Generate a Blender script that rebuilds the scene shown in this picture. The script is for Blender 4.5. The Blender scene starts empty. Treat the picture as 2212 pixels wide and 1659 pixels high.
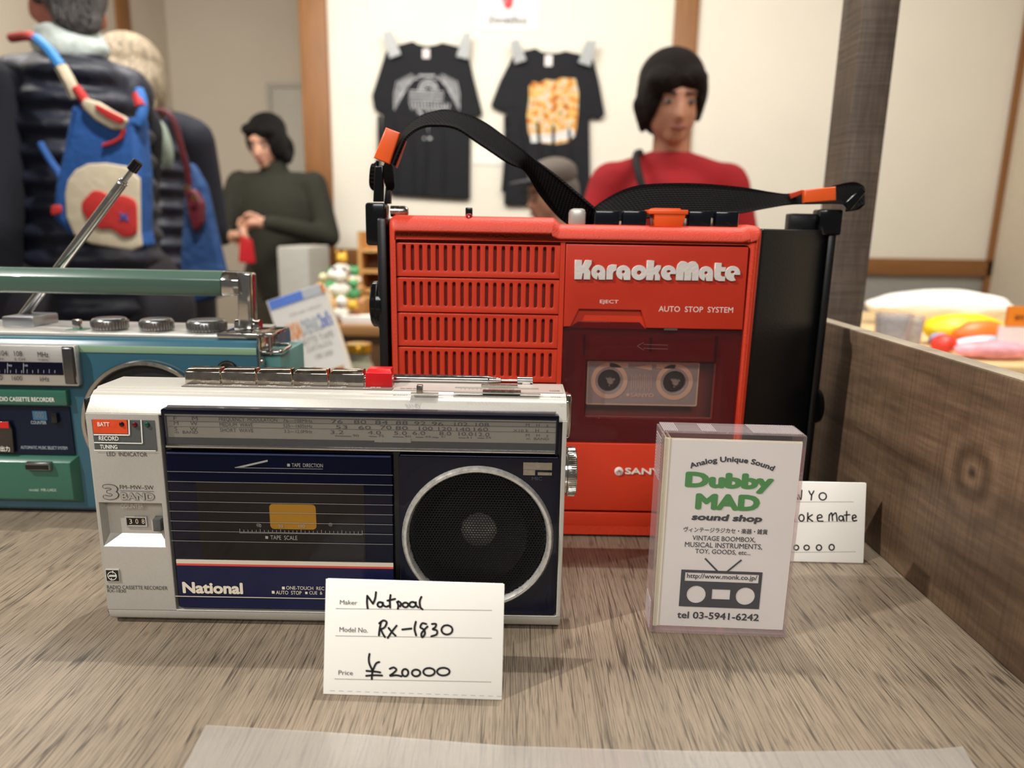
import bpy, bmesh, math, random
from mathutils import Vector, Matrix, noise
C = bpy.context.scene.collection
V = Vector
R_ = math.radians
random.seed(7)
# ---------------------------------------------------------------- camera, world, lights
FPX, CX, CY, PITCH, ROLL, CAMZ = 1534.0, 1106.0, 829.5, R_(12.3), R_(1.0), 0.203
FWD = V((0, math.cos(PITCH), -math.sin(PITCH))); RGT = V((1, 0, 0)); UPV = V((0, math.sin(PITCH), math.cos(PITCH)))
CAMP = V((0, 0, CAMZ))
def ray(px, py):
    dx, dy = px-CX, py-CY
    a = dx*math.cos(ROLL)+dy*math.sin(ROLL); b = dy*math.cos(ROLL)-dx*math.sin(ROLL)
    return FWD + RGT*(a/FPX) - UPV*(b/FPX)
def P(px, py, Y):                      # point seen at a pixel on the vertical plane y=Y
    d = ray(px, py); return CAMP + d*(Y/d.y)
def G(px, py, z=0.0):                  # the same on a horizontal plane
    d = ray(px, py); return CAMP + d*((z-CAMZ)/d.z)
cd = bpy.data.cameras.new('camera'); cam = bpy.data.objects.new('camera', cd); C.objects.link(cam)
cx_ = RGT*math.cos(ROLL)+UPV*math.sin(ROLL); cy_ = UPV*math.cos(ROLL)-RGT*math.sin(ROLL); cz_ = -FWD
cam.matrix_world = Matrix(((cx_.x, cy_.x, cz_.x, 0), (cx_.y, cy_.y, cz_.y, 0), (cx_.z, cy_.z, cz_.z, CAMZ), (0, 0, 0, 1)))
cd.sensor_width = 36; cd.lens = FPX/2212*36; cd.clip_start = 0.01
cd.dof.use_dof = True; cd.dof.focus_distance = 0.370; cd.dof.aperture_fstop = 7.3
sc = bpy.context.scene; sc.camera = cam
sc.view_settings.view_transform = 'Standard'; sc.view_settings.look = 'None'; sc.view_settings.gamma = 1
sc.view_settings.exposure = 0.0
sc.cycles.use_denoising = True
sc.cycles.max_bounces = 10; sc.cycles.transparent_max_bounces = 16; sc.cycles.caustics_reflective = False; sc.cycles.caustics_refractive = False
sc.cycles.sample_clamp_indirect = 4
w = bpy.data.worlds.new('world'); sc.world = w; w.use_nodes = True
w.node_tree.nodes['Background'].inputs[0].default_value = (1.0, 0.95, 0.90, 1); w.node_tree.nodes['Background'].inputs[1].default_value = 0.13
def area(name, loc, target, sx, sy, power, col=(1, .93, .84)):
    l = bpy.data.lights.new(name, 'AREA'); l.shape = 'RECTANGLE'; l.size = sx; l.size_y = sy; l.energy = power; l.color = col
    o = bpy.data.objects.new(name, l); C.objects.link(o); o.location = loc
    o.rotation_euler = (V(target)-V(loc)).to_track_quat('-Z', 'Y').to_euler(); return o
def spot(name, loc, target, power, ang=50, rad=.02, col=(1, .955, .90), blend=.5):
    l = bpy.data.lights.new(name, 'SPOT'); l.energy = power; l.spot_size = R_(ang); l.spot_blend = blend; l.shadow_soft_size = rad; l.color = col
    o = bpy.data.objects.new(name, l); C.objects.link(o); o.location = loc
    o.rotation_euler = (V(target)-V(loc)).to_track_quat('-Z', 'Y').to_euler(); return o
area('shop_light_front', (0.0, -1.3, 1.25), (0, .4, .05), 1.3, .5, 22, (1, .985, .96))
area('shop_light_wall', (0.6, 2.9, 1.85), (0.9, 4.4, .5), 3.2, .5, 50, (1, .965, .91))
area('shop_light_left', (-1.3, 2.3, 1.85), (-1.5, 3.5, -.3), 1.6, .8, 80, (1, .96, .91))
area('shop_light_aisle', (1.0, 1.2, 1.85), (1.0, 2.0, 0), 1.4, .8, 34, (1, .95, .88))
spot('track_spot_behind', (0.05, .80, 1.75), (-.05, .33, 0), 66, 60, .012)
spot('track_spot_side', (-1.15, -.25, 1.35), (.1, .35, 0), 120, 50, .010)
spot('track_spot_right', (.85, .75, 1.7), (.05, .30, 0), 22, 55, .014)
spot('track_spot_toys', (.9, .25, 1.8), (1.15, 1.35, 0), 150, 40, .04)
spot('track_spot_desk', (-.3, 1.0, 1.8), (-.5, 1.8, 0), 170, 55, .05)
# ---------------------------------------------------------------- materials
def rgb(h):
    h = h.lstrip('#'); out = []
    for i in (0, 2, 4):
        c = int(h[i:i+2], 16)/255; out.append(c/12.92 if c <= .04045 else ((c+.055)/1.055)**2.4)
    return (*out, 1)
def mat(name, col, rough=.5, metal=0, bump=None, var=None, spec=.5, coat=0, stretch=(1, 1, 1), rvar=0, emit=0, coord='Object'):
    m = bpy.data.materials.new(name); m.use_nodes = True; nt = m.node_tree; b = nt.nodes['Principled BSDF']
    c = rgb(col) if isinstance(col, str) else col
    b.inputs['Base Color'].default_value = c; b.inputs['Roughness'].default_value = rough; b.inputs['Metallic'].default_value = metal
    b.inputs['Specular IOR Level'].default_value = spec; b.inputs['Coat Weight'].default_value = coat
    b.inputs['Coat Roughness'].default_value = .05
    if emit: b.inputs['Emission Color'].default_value = c; b.inputs['Emission Strength'].default_value = emit
    tc = nt.nodes.new('ShaderNodeTexCoord'); mp = nt.nodes.new('ShaderNodeMapping'); mp.inputs['Scale'].default_value = stretch
    nt.links.new(tc.outputs[coord], mp.inputs['Vector'])
    sc_, amt = var if var else (40, .04)
    n = nt.nodes.new('ShaderNodeTexNoise'); n.inputs['Scale'].default_value = sc_; n.inputs['Detail'].default_value = 4
    nt.links.new(mp.outputs[0], n.inputs['Vector'])
    mr = nt.nodes.new('ShaderNodeMapRange'); mr.inputs[1].default_value = .3; mr.inputs[2].default_value = .7
    mr.inputs[3].default_value = 1-amt; mr.inputs[4].default_value = 1+amt
    nt.links.new(n.outputs['Fac'], mr.inputs[0])
    hs = nt.nodes.new('ShaderNodeHueSaturation'); hs.inputs['Color'].default_value = c
    nt.links.new(mr.outputs[0], hs.inputs['Value']); nt.links.new(hs.outputs[0], b.inputs['Base Color'])
    if rvar:
        m2 = nt.nodes.new('ShaderNodeMapRange'); m2.inputs[1].default_value = .3; m2.inputs[2].default_value = .7
        m2.inputs[3].default_value = max(0, rough-rvar); m2.inputs[4].default_value = rough+rvar
        nt.links.new(n.outputs['Fac'], m2.inputs[0]); nt.links.new(m2.outputs[0], b.inputs['Roughness'])
    if bump:
        n2 = nt.nodes.new('ShaderNodeTexNoise'); n2.inputs['Scale'].default_value = bump[0]; n2.inputs['Detail'].default_value = 3
        nt.links.new(mp.outputs[0], n2.inputs['Vector'])
        bp = nt.nodes.new('ShaderNodeBump'); bp.inputs['Strength'].default_value = bump[1]; bp.inputs['Distance'].default_value = bump[2] if len(bump) > 2 else .0005
        nt.links.new(n2.outputs['Fac'], bp.inputs['Height']); nt.links.new(bp.outputs[0], b.inputs['Normal'])
    return m
def clear(name, tint, opacity=.1, col='#ffffff', rough=.04, spec=.5, ior=1.45):   # thin clear plastic: partly see-through body under a glossy skin
    m = bpy.data.materials.new(name); m.use_nodes = True; nt = m.node_tree
    for n in list(nt.nodes): nt.nodes.remove(n)
    out = nt.nodes.new('ShaderNodeOutputMaterial'); tr = nt.nodes.new('ShaderNodeBsdfTransparent'); tr.inputs[0].default_value = rgb(tint)
    df = nt.nodes.new('ShaderNodeBsdfDiffuse'); df.inputs[0].default_value = rgb(col)
    gl = nt.nodes.new('ShaderNodeBsdfGlossy'); gl.inputs['Roughness'].default_value = rough
    fr = nt.nodes.new('ShaderNodeFresnel'); fr.inputs[0].default_value = ior
    hf_ = nt.nodes.new('ShaderNodeMath'); hf_.operation = 'MULTIPLY'; hf_.inputs[1].default_value = .4; nt.links.new(fr.outputs[0], hf_.inputs[0])
    nz = nt.nodes.new('ShaderNodeTexNoise'); nz.inputs['Scale'].default_value = 60
    tc = nt.nodes.new('ShaderNodeTexCoord'); nt.links.new(tc.outputs['Object'], nz.inputs['Vector'])
    mr = nt.nodes.new('ShaderNodeMapRange'); mr.inputs[3].default_value = opacity*.85; mr.inputs[4].default_value = opacity*1.15
    nt.links.new(nz.outputs['Fac'], mr.inputs[0])
    a = nt.nodes.new('ShaderNodeMixShader'); nt.links.new(mr.outputs[0], a.inputs[0])
    nt.links.new(tr.outputs[0], a.inputs[1]); nt.links.new(df.outputs[0], a.inputs[2])
    b = nt.nodes.new('ShaderNodeMixShader'); nt.links.new(hf_.outputs[0], b.inputs[0]); nt.links.new(a.outputs[0], b.inputs[1]); nt.links.new(gl.outputs[0], b.inputs[2])
    nt.links.new(b.outputs[0], out.inputs[0]); return m
def nodes_of(m): return m.node_tree, m.node_tree.nodes['Principled BSDF']
# ---------------------------------------------------------------- frames
class Fr:
    def __init__(s, o, u, v): s.o = V(o); s.u = V(u).normalized(); s.v = V(v).normalized(); s.n = s.u.cross(s.v)
    def uv(s, px, py):
        d = ray(px, py); t = (s.o-CAMP).dot(s.n)/d.dot(s.n); p = CAMP+d*t-s.o; return p.dot(s.u), p.dot(s.v)
    def w(s, a, b, c=0): return s.o+s.u*a+s.v*b+s.n*c
    def R(s, x0, y0, x1, y1):
        xm, ym = (x0+x1)/2, (y0+y1)/2
        return s.uv(x0, ym)[0], s.uv(xm, y1)[1], s.uv(x1, ym)[0], s.uv(xm, y0)[1]
def vf(Y, o=(0, 0)): return Fr((0, Y, 0), (1, 0, 0), (0, 0, 1))
def hf(z): return Fr((0, 0, z), (1, 0, 0), (0, 1, 0))
# ---------------------------------------------------------------- objects
def tag(o, label=None, cat=None, group=None, kind=None):
    if label: o['label'] = label
    if cat: o['category'] = cat
    if group: o['group'] = group
    if kind: o['kind'] = kind
    return o
def thing(name, loc, label, cat, group=None):
    o = bpy.data.objects.new(name, None); C.objects.link(o); o.location = loc; o.empty_display_size = .02
    return tag(o, label, cat, group)
def wloc(o):
    p = V((0, 0, 0))
    while o is not None: p = p+V(o.location); o = o.parent
    return p
class M:
    def __init__(s): s.b = bmesh.new()
    def poly(s, pts, faces):
        vs = [s.b.verts.new(V(p)) for p in pts]
        for f in faces:
            try: s.b.faces.new([vs[i] for i in f])
            except ValueError: pass
        return vs
    def box(s, x0, x1, y0, y1, z0, z1):
        p = [(x, y, z) for z in (z0, z1) for y in (y0, y1) for x in (x0, x1)]
        s.poly(p, [(0, 2, 3, 1), (4, 5, 7, 6), (0, 1, 5, 4), (2, 6, 7, 3), (0, 4, 6, 2), (1, 3, 7, 5)]); return s
    def slab(s, f, u0, v0, u1, v1, c0, c1, t=0):         # box in a frame; t insets the face at c1
        p = [f.w(a, b, c0) for b in (v0, v1) for a in (u0, u1)]+[f.w(a, b, c1) for b in (v0+t, v1-t) for a in (u0+t, u1-t)]
        s.poly(p, [(0, 2, 3, 1), (4, 5, 7, 6), (0, 1, 5, 4), (2, 6, 7, 3), (0, 4, 6, 2), (1, 3, 7, 5)]); return s
    def prism(s, pa, pb):                                  # two matching outlines joined
        n = len(pa); s.poly(list(pa)+list(pb), [tuple(range(n))[::-1], tuple(range(n, 2*n))]+[(i, (i+1) % n, n+(i+1) % n, n+i) for i in range(n)]); return s
    def rings(s, rs, cap=True, closed=False):
        n = len(rs[0]); pts = [p for r in rs for p in r]; k = len(rs); F = []
        for j in range(k if closed else k-1):
            for i in range(n):
                F.append((j*n+i, j*n+(i+1) % n, ((j+1) % k)*n+(i+1) % n, ((j+1) % k)*n+i))
        if cap and not closed: F += [tuple(range(n))[::-1], tuple(range((k-1)*n, k*n))]
        s.poly(pts, F); return s
    def lathe(s, o, ax, prof, n=32, cap=True, flat=None):  # prof: (distance along ax, radius)
        ax = V(ax).normalized(); a = ax.orthogonal().normalized(); b = ax.cross(a); o = V(o); rs = []
        for d, r in prof: rs.append([o+ax*d+(a*math.cos(2*math.pi*i/n)+b*math.sin(2*math.pi*i/n))*max(r, 1e-5) for i in range(n)])
        return s.rings(rs, cap)
    def tube(s, pts, r, n=12, cap=True):
        pts = [V(p) for p in pts]; rs = []; k = len(pts); up = None
        for i, p in enumerate(pts):
            t = (pts[min(i+1, k-1)]-pts[max(i-1, 0)]).normalized()
            if up is None: up = t.orthogonal().normalized()
            up = (up-t*up.dot(t)).normalized(); b = t.cross(up); rr = r[i] if isinstance(r, (list, tuple)) else r
            rs.append([p+(up*math.cos(2*math.pi*j/n)+b*math.sin(2*math.pi*j/n))*rr for j in range(n)])
        return s.rings(rs, cap)
    def mesh(s, me, f=None):                               # append a Blender mesh given in frame coordinates
        off = len(s.b.verts); s.b.from_mesh(me); s.b.verts.ensure_lookup_table()
        if f is not None:
            for v in s.b.verts[off:]: v.co = f.w(*v.co)
        bpy.data.meshes.remove(me); return s
    def plate(s, f, outer, holes=(), c0=0, c1=.001, bev=0, res=4):   # flat plate with real openings, rounded edge
        cu = bpy.data.curves.new('t', 'CURVE'); cu.dimensions = '2D'; cu.fill_mode = 'BOTH'
        for pts in [outer, *holes]:
            sp = cu.splines.new('POLY'); sp.points.add(len(pts)-1); sp.use_cyclic_u = True
            for i, q in enumerate(pts): sp.points[i].co = (q[0], q[1], 0, 1)
        cu.extrude = max(1e-6, (c1-c0)/2-bev)
        if bev: cu.bevel_depth = bev; cu.bevel_resolution = 2; cu.offset = -bev
        ob = bpy.data.objects.new('t', cu); me = bpy.data.meshes.new_from_object(ob)
        for v in me.vertices: v.co.z += (c0+c1)/2
        bpy.data.objects.remove(ob); bpy.data.curves.remove(cu); return s.mesh(me, f)
    def text(s, f, body, box, c=.0003, bold=0, ext=0, pxbox=True, keep=False, italic=0, arc=0, spacing=1, res=3):
        cu = bpy.data.curves.new('t', 'FONT'); cu.body = body; cu.resolution_u = res; cu.extrude = 0; cu.shear = italic; cu.space_character = spacing
        ob = bpy.data.objects.new('t', cu); me = bpy.data.meshes.new_from_object(ob)
        bpy.data.objects.remove(ob); bpy.data.curves.remove(cu)
        if not me.vertices: return s
        xs = [v.co.x for v in me.vertices]; ys = [v.co.y for v in me.vertices]; x0, x1, y0, y1 = min(xs), max(xs), min(ys), max(ys)
        u0, v0, u1, v1 = f.R(*box) if pxbox else box
        for v in me.vertices:
            a = (v.co.x-x0)/max(1e-6, x1-x0); b = (v.co.y-y0)/max(1e-6, y1-y0)
            if keep: sca = (u1-u0)/(x1-x0); q = (u0+a*(u1-u0), v0+(v.co.y-y0)*sca)
            else: q = (u0+a*(u1-u0), v0+b*(v1-v0))
            if arc:                                        # bend about a circle below the line
                h = v1-v0; r = arc+b*h; th = (a-.5)*(u1-u0)/arc; q = ((u0+u1)/2+r*math.sin(th), v0-arc+r*math.cos(th))
            v.co = (q[0], q[1], c)
        if bold:                                           # heavier weight: overlapping shifted copies
            g = (u1-u0)/(x1-x0); gy = (v1-v0)/(y1-y0) if not keep else g; bm = bmesh.new(); d_ = bold*.7
            for k in range(8):
                o_ = len(bm.verts); bm.from_mesh(me); bm.verts.ensure_lookup_table()
                for v in bm.verts[o_:]: v.co.x += d_*g*math.cos(k*math.pi/4); v.co.y += d_*min(g, gy)*math.sin(k*math.pi/4); v.co.z += (k+1)*4e-6
            bm.to_mesh(me); bm.free()
        if ext:
            bm = bmesh.new(); bm.from_mesh(me); r = bmesh.ops.extrude_face_region(bm, geom=bm.faces[:])
            for g in r['geom']:
                if isinstance(g, bmesh.types.BMVert): g.co.z += ext
            bm.to_mesh(me); bm.free()
        return s.mesh(me, f)
    def line(s, f, pts, wd, c=.0003, px=True):             # flat ribbon along a polyline in a frame
        q = [f.uv(*p) if px else p for p in pts]; q = [V((a, b)) for a, b in q]; k = len(q); L = []; Rr = []
        for i in range(k):
            t = (q[min(i+1, k-1)]-q[max(i-1, 0)]); t = t.normalized() if t.length > 1e-9 else V((1, 0)); nrm = V((-t.y, t.x))*wd/2
            L.append(f.w(*(q[i]+nrm), c)); Rr.append(f.w(*(q[i]-nrm), c))
        s.poly(L+Rr, [(i, k+i, k+i+1, i+1) for i in range(k-1)]); return s
    def build(s, name, m, parent=None, bevel=0, seg=2, ang=35, smooth=True, mods=None):
        off = wloc(parent) if parent else V((0, 0, 0)); b = s.b
        bmesh.ops.remove_doubles(b, verts=b.verts[:], dist=2e-7)
        bmesh.ops.recalc_face_normals(b, faces=b.faces[:]) if not getattr(s, 'flat', 0) else None
        if bevel:
            es = [e for e in b.edges if len(e.link_faces) == 2 and e.calc_face_angle(0) > R_(ang)]
            bmesh.ops.bevel(b, geom=es, offset=bevel, segments=seg, affect='EDGES', profile=.5, clamp_overlap=True)
        for v in b.verts: v.co -= off
        me = bpy.data.meshes.new(name); b.to_mesh(me); b.free()
        for mm in (m if isinstance(m, (list, tuple)) else [m]): me.materials.append(mm)
        if smooth:
            for p in me.polygons: p.use_smooth = True
            me.set_sharp_from_angle(angle=R_(38))
        o = bpy.data.objects.new(name, me); C.objects.link(o)
        if parent: o.parent = parent
        return o
def rrect(u0, v0, u1, v1, r, n=5):
    out = []
    for cx, cy, a0 in ((u1-r, v0+r, -90), (u1-r, v1-r, 0), (u0+r, v1-r, 90), (u0+r, v0+r, 180)):
        for i in range(n+1): a = R_(a0+90*i/n); out.append((cx+r*math.cos(a), cy+r*math.sin(a)))
    return out
def circ(u, v, r, n=32, r2=None): return [(u+r*math.cos(2*math.pi*i/n), v+(r2 or r)*math.sin(2*math.pi*i/n)) for i in range(n)]
def roundpoly(pts, rs, n=5):
    out = []; k = len(pts)
    for i in range(k):
        p, a, b = V(pts[i]), V(pts[i-1]), V(pts[(i+1) % k]); r = rs[i] if isinstance(rs, (list, tuple)) else rs
        d1 = (a-p).normalized(); d2 = (b-p).normalized(); h = d1.angle(d2)/2; L = min(r/max(.05, math.tan(h)), (a-p).length*.48, (b-p).length*.48)
        p1, p2 = p+d1*L, p+d2*L
        for j in range(n+1):
            t = j/n; q = p1*(1-t)**2+p*2*t*(1-t)+p2*t*t; out.append((q.x, q.y))
    return out
def inset(pts, d):
    out = []; k = len(pts); area2 = sum(pts[i-1][0]*pts[i][1]-pts[i][0]*pts[i-1][1] for i in range(k)); sg = 1 if area2 > 0 else -1
    for i in range(k):
        a, p, b = V(pts[i-1]), V(pts[i]), V(pts[(i+1) % k]); t1 = (p-a).normalized(); t2 = (b-p).normalized()
        n1 = V((-t1.y, t1.x))*sg; n2 = V((-t2.y, t2.x))*sg; n = (n1+n2).normalized(); c_ = max(.5, n.dot(n1)); q = p+n*d/c_; out.append((q.x, q.y))
    return out
def rect(u0, v0, u1, v1): return [(u0, v0), (u1, v0), (u1, v1), (u0, v1)]
def spline(pts, n=8):
    pts = [V(p) for p in pts]; out = []
    for i in range(len(pts)-1):
        p0, p1, p2, p3 = pts[max(i-1, 0)], pts[i], pts[i+1], pts[min(i+2, len(pts)-1)]
        for k in range(n):
            t = k/n; out.append(.5*((2*p1)+(p2-p0)*t+(2*p0-5*p1+4*p2-p3)*t*t+(3*p1-p0-3*p2+p3)*t**3))
    return out+[pts[-1]]
def struct(name, m, mt, **k):
    o = m.build(name, mt, **k); o['kind'] = 'structure'; return o
# ---------------------------------------------------------------- shared materials
chrome = mat('chrome', '#c8c6c2', .12, 1, var=(300, .03), rvar=.05)
worn_chrome = mat('worn chrome', '#b9b5ad', .2, 1, var=(500, .12), rvar=.1)
silver = mat('silver paint', '#b7b3aa', .42, .35, bump=(2500, .15, .0002), var=(900, .03))
black_ab = mat('black plastic', '#0b0b0c', .32, bump=(1500, .2, .0002))
gloss_black = mat('glossy black plastic', '#0a0b0d', .12)
white_ink = mat('white ink', '#e8e4da', .5)
dark_ink = mat('dark ink', '#3a3734', .5)
black_ink = mat('black ink', '#101010', .5)
# ---------------------------------------------------------------- the room
FLOOR_Z, CEIL_Z, WY = -1.04, 1.95, 4.4
wall_m = mat('white plaster', '#e9e2d2', .85, var=(3, .02))
beige_m = mat('beige plaster', '#cfc3b0', .85, var=(3, .02))
grey_m = mat('grey wainscot', '#9c9a92', .8, var=(4, .03))
floor_m = mat('floor vinyl', '#6d6357', .6, var=(6, .1))
ceil_m = mat('ceiling paint', '#8b8276', .9)
orange_wood = mat('orange cedar', '#8e5f33', .55, var=(5, .14), stretch=(9, 9, .8))
XR = P(2150, 500, WY).x
XL = -2.47
struct('floor', M().box(XL-.1, XR+.1, -2.2, 5.5, FLOOR_Z-.1, FLOOR_Z), floor_m)
struct('ceiling', M().box(XL-.1, XR+.1, -2.2, 5.5, CEIL_Z, CEIL_Z+.1), ceil_m)
xa = P(690, 400, WY).x
zband_t, zband_b = P(745, 537, WY).z, P(745, 573, WY).z
struct('wall_back', M().box(xa, XR+.1, WY, WY+.1, zband_b, CEIL_Z), wall_m)
struct('wall_lower', M().box(xa, XR+.1, WY, WY+.1, FLOOR_Z, zband_b), grey_m)
struct('wall_return', M().box(xa, xa+.1, WY+.1, 5.4, FLOOR_Z, CEIL_Z), beige_m)
struct('wall_recess', M().box(XL-.1, xa+.1, 5.4, 5.5, FLOOR_Z, CEIL_Z), beige_m)
struct('wall_left', M().box(XL-.1, XL, 1.2, 5.4, FLOOR_Z, CEIL_Z), beige_m)
struct('wall_right', M().box(XR, XR+.1, .6, WY, FLOOR_Z, CEIL_Z), mat('beige side wall', '#d3c6b0', .85))
struct('trim_1', M().box(P(660, 300, WY).x, P(716, 300, WY).x, WY-.04, WY+.11, zband_b, CEIL_Z), orange_wood, bevel=.003)
struct('trim_2', M().box(P(1455, 60, WY).x, P(1507, 60, WY).x, WY-.025, WY, zband_b, CEIL_Z), orange_wood, bevel=.003)
hw = mat('orange cedar rail', '#8e5f33', .55, var=(5, .12), stretch=(.8, 9, 9))
struct('trim_3', M().box(P(716, 300, WY).x, XR, WY-.03, WY, zband_b, zband_t), hw, bevel=.003)
struct('trim_4', M().box(XR-.03, XR, WY-.03, WY, FLOOR_Z, CEIL_Z), orange_wood)
for k, (ya, yb) in enumerate(((4.72, 4.87), (3.40, 3.52))):
    struct('trim_%d' % (5+k), M().box(XL, XL+.02, ya, yb, FLOOR_Z, CEIL_Z), orange_wood, bevel=.002)
struct('trim_7', M().box(XL, XL+.006, 4.87, 5.4, .98, .995), grey_m)
xd0, xd1 = P(594, 350, 5.38).x, P(700, 350, 5.38).x
zdt = P(630, 190, 5.38).z
dr = struct('door_1', M().box(xd0, xd1, 5.37, 5.4, FLOOR_Z, zdt), mat('pale door', '#c2bcae', .6), bevel=.003)
struct('door_frame', M().slab(vf(5.37), xd0-.03, FLOOR_Z, xd0, zdt+.03, 0, .015).slab(vf(5.37), xd0, zdt, xd1, zdt+.03, 0, .015), mat('door frame', '#b3ada0', .6), parent=dr)
# ---------------------------------------------------------------- display table the radios stand on
def wood_top():
    m = mat('grey oak laminate', '#8f806d', .42, var=(14, .10), stretch=(1, .35, 1)); nt, b = nodes_of(m)
    tc = nt.nodes.new('ShaderNodeTexCoord'); L = nt.links
    wob = nt.nodes.new('ShaderNodeTexNoise'); wob.inputs['Scale'].default_value = 9; L.new(tc.outputs['Object'], wob.inputs['Vector'])
    ad = nt.nodes.new('ShaderNodeVectorMath'); ad.operation = 'MULTIPLY_ADD'; ad.inputs[1].default_value = (.0012, 0, 0)
    L.new(wob.outputs['Color'], ad.inputs[0]); L.new(tc.outputs['Object'], ad.inputs[2])
    prev = b.inputs['Base Color'].links[0].from_socket
    hts = []
    for (sx, sy, wd_, dark, ridge) in ((480, 9, .028, .38, 1), (950, 22, .040, .58, 1), (2600, 90, .16, .76, 0), (110, 3, .3, .80, 0)):
        mp = nt.nodes.new('ShaderNodeMapping'); mp.inputs['Scale'].default_value = (sx, sy, 1); L.new(ad.outputs[0], mp.inputs['Vector'])
        n = nt.nodes.new('ShaderNodeTexNoise'); n.inputs['Scale'].default_value = 1; n.inputs['Detail'].default_value = .4; L.new(mp.outputs[0], n.inputs['Vector'])
        src_ = n.outputs['Fac']
        if ridge:                                         # thin pore lines along the contours of stretched noise
            q1 = nt.nodes.new('ShaderNodeMath'); q1.operation = 'SUBTRACT'; q1.inputs[1].default_value = .5; L.new(src_, q1.inputs[0])
            q2 = nt.nodes.new('ShaderNodeMath'); q2.operation = 'ABSOLUTE'; L.new(q1.outputs[0], q2.inputs[0]); src_ = q2.outputs[0]
        r = nt.nodes.new('ShaderNodeMapRange'); r.inputs[1].default_value = .008 if ridge else .5; r.inputs[2].default_value = wd_ if ridge else .5+wd_
        r.inputs[3].default_value = dark if ridge else 1; r.inputs[4].default_value = 1 if ridge else dark
        L.new(src_, r.inputs[0])
        mx = nt.nodes.new('ShaderNodeMixRGB'); mx.blend_type = 'MULTIPLY'; mx.inputs[0].default_value = 1
        L.new(prev, mx.inputs[1]); L.new(r.outputs[0], mx.inputs[2]); prev = mx.outputs[0]; hts.append(r.outputs[0])
    L.new(prev, b.inputs['Base Color'])
    bp = nt.nodes.new('ShaderNodeBump'); bp.inputs['Strength'].default_value = .35; bp.inputs['Distance'].default_value = .0003
    L.new(hts[0], bp.inputs['Height']); L.new(bp.outputs[0], b.inputs['Normal'])
    return m
def rough_board(name, c1, c2, knot=None, axis='Y'):
    m = mat(name, c1, .55); nt, b = nodes_of(m); L = nt.links; tc = nt.nodes.new('ShaderNodeTexCoord')
    src = tc.outputs['Object']
    if knot:                                              # grain bends around the knot
        sub = nt.nodes.new('ShaderNodeVectorMath'); sub.operation = 'SUBTRACT'; sub.inputs[1].default_value = knot; L.new(src, sub.inputs[0])
        scl = nt.nodes.new('ShaderNodeVectorMath'); scl.operation = 'MULTIPLY'; scl.inputs[1].default_value = (0, 26, 26); L.new(sub.outputs[0], scl.inputs[0])
        ln = nt.nodes.new('ShaderNodeVectorMath'); ln.operation = 'LENGTH'; L.new(scl.outputs[0], ln.inputs[0])
        k1 = nt.nodes.new('ShaderNodeMapRange'); k1.inputs[1].default_value = 0; k1.inputs[2].default_value = 1.1; k1.inputs[3].default_value = 1; k1.inputs[4].default_value = 0; k1.interpolation_type = 'SMOOTHSTEP'
        L.new(ln.outputs['Value'], k1.inputs[0])
    def layer(scale, lo, hi, det=3, dist=0):
        mp = nt.nodes.new('ShaderNodeMapping'); mp.inputs['Scale'].default_value = scale; L.new(src, mp.inputs['Vector'])
        n = nt.nodes.new('ShaderNodeTexNoise'); n.inputs['Scale'].default_value = 1; n.inputs['Detail'].default_value = det; n.inputs['Distortion'].default_value = dist
        L.new(mp.outputs[0], n.inputs['Vector'])
        r = nt.nodes.new('ShaderNodeMapRange'); r.inputs[1].default_value = lo; r.inputs[2].default_value = hi; L.new(n.outputs['Fac'], r.inputs[0]); return r.outputs[0]
    along = (5, 5, 75) if axis == 'Y' else (55, 55, 5); fine = (60, 40, 420) if axis == 'Y' else (420, 420, 30); saw = (8, 330, 7) if axis == 'Y' else (9, 9, 240)
    g = layer(along, .3, .7, 5, .6)
    if knot:
        sn = nt.nodes.new('ShaderNodeMath'); sn.operation = 'MULTIPLY'; sn.inputs[1].default_value = 15; L.new(ln.outputs['Value'], sn.inputs[0])
        s2 = nt.nodes.new('ShaderNodeMath'); s2.operation = 'SINE'; L.new(sn.outputs[0], s2.inputs[0])
        s3 = nt.nodes.new('ShaderNodeMath'); s3.operation = 'MULTIPLY_ADD'; s3.inputs[1].default_value = .5; s3.inputs[2].default_value = .5; L.new(s2.outputs[0], s3.inputs[0])
        s4 = nt.nodes.new('ShaderNodeMixRGB'); L.new(k1.outputs[0], s4.inputs[0]); L.new(g, s4.inputs[1]); L.new(s3.outputs[0], s4.inputs[2]); g = s4.outputs[0]
    mx = nt.nodes.new('ShaderNodeMixRGB'); mx.inputs[1].default_value = rgb(c1); mx.inputs[2].default_value = rgb(c2); L.new(g, mx.inputs[0]); prev = mx.outputs[0]
    for o_, dk in ((layer(fine, .35, .65), .72), (layer(saw, .50, .66, 1), .84), (layer((9, 9, 14), .35, .65), .70)):
        r = nt.nodes.new('ShaderNodeMapRange'); r.inputs[3].default_value = 1; r.inputs[4].default_value = dk; L.new(o_, r.inputs[0])
        m2 = nt.nodes.new('ShaderNodeMixRGB'); m2.blend_type = 'MULTIPLY'; m2.inputs[0].default_value = 1; L.new(prev, m2.inputs[1]); L.new(r.outputs[0], m2.inputs[2]); prev = m2.outputs[0]
    if knot:
        k2 = nt.nodes.new('ShaderNodeMapRange'); k2.inputs[1].default_value = .03; k2.inputs[2].default_value = .12; k2.inputs[3].default_value = .3; k2.inputs[4].default_value = 1
        L.new(ln.outputs['Value'], k2.inputs[0])
        m3 = nt.nodes.new('ShaderNodeMixRGB'); m3.blend_type = 'MULTIPLY'; m3.inputs[0].default_value = 1; L.new(prev, m3.inputs[1]); L.new(k2.outputs[0], m3.inputs[2]); prev = m3.outputs[0]
    L.new(prev, b.inputs['Base Color'])
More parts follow.
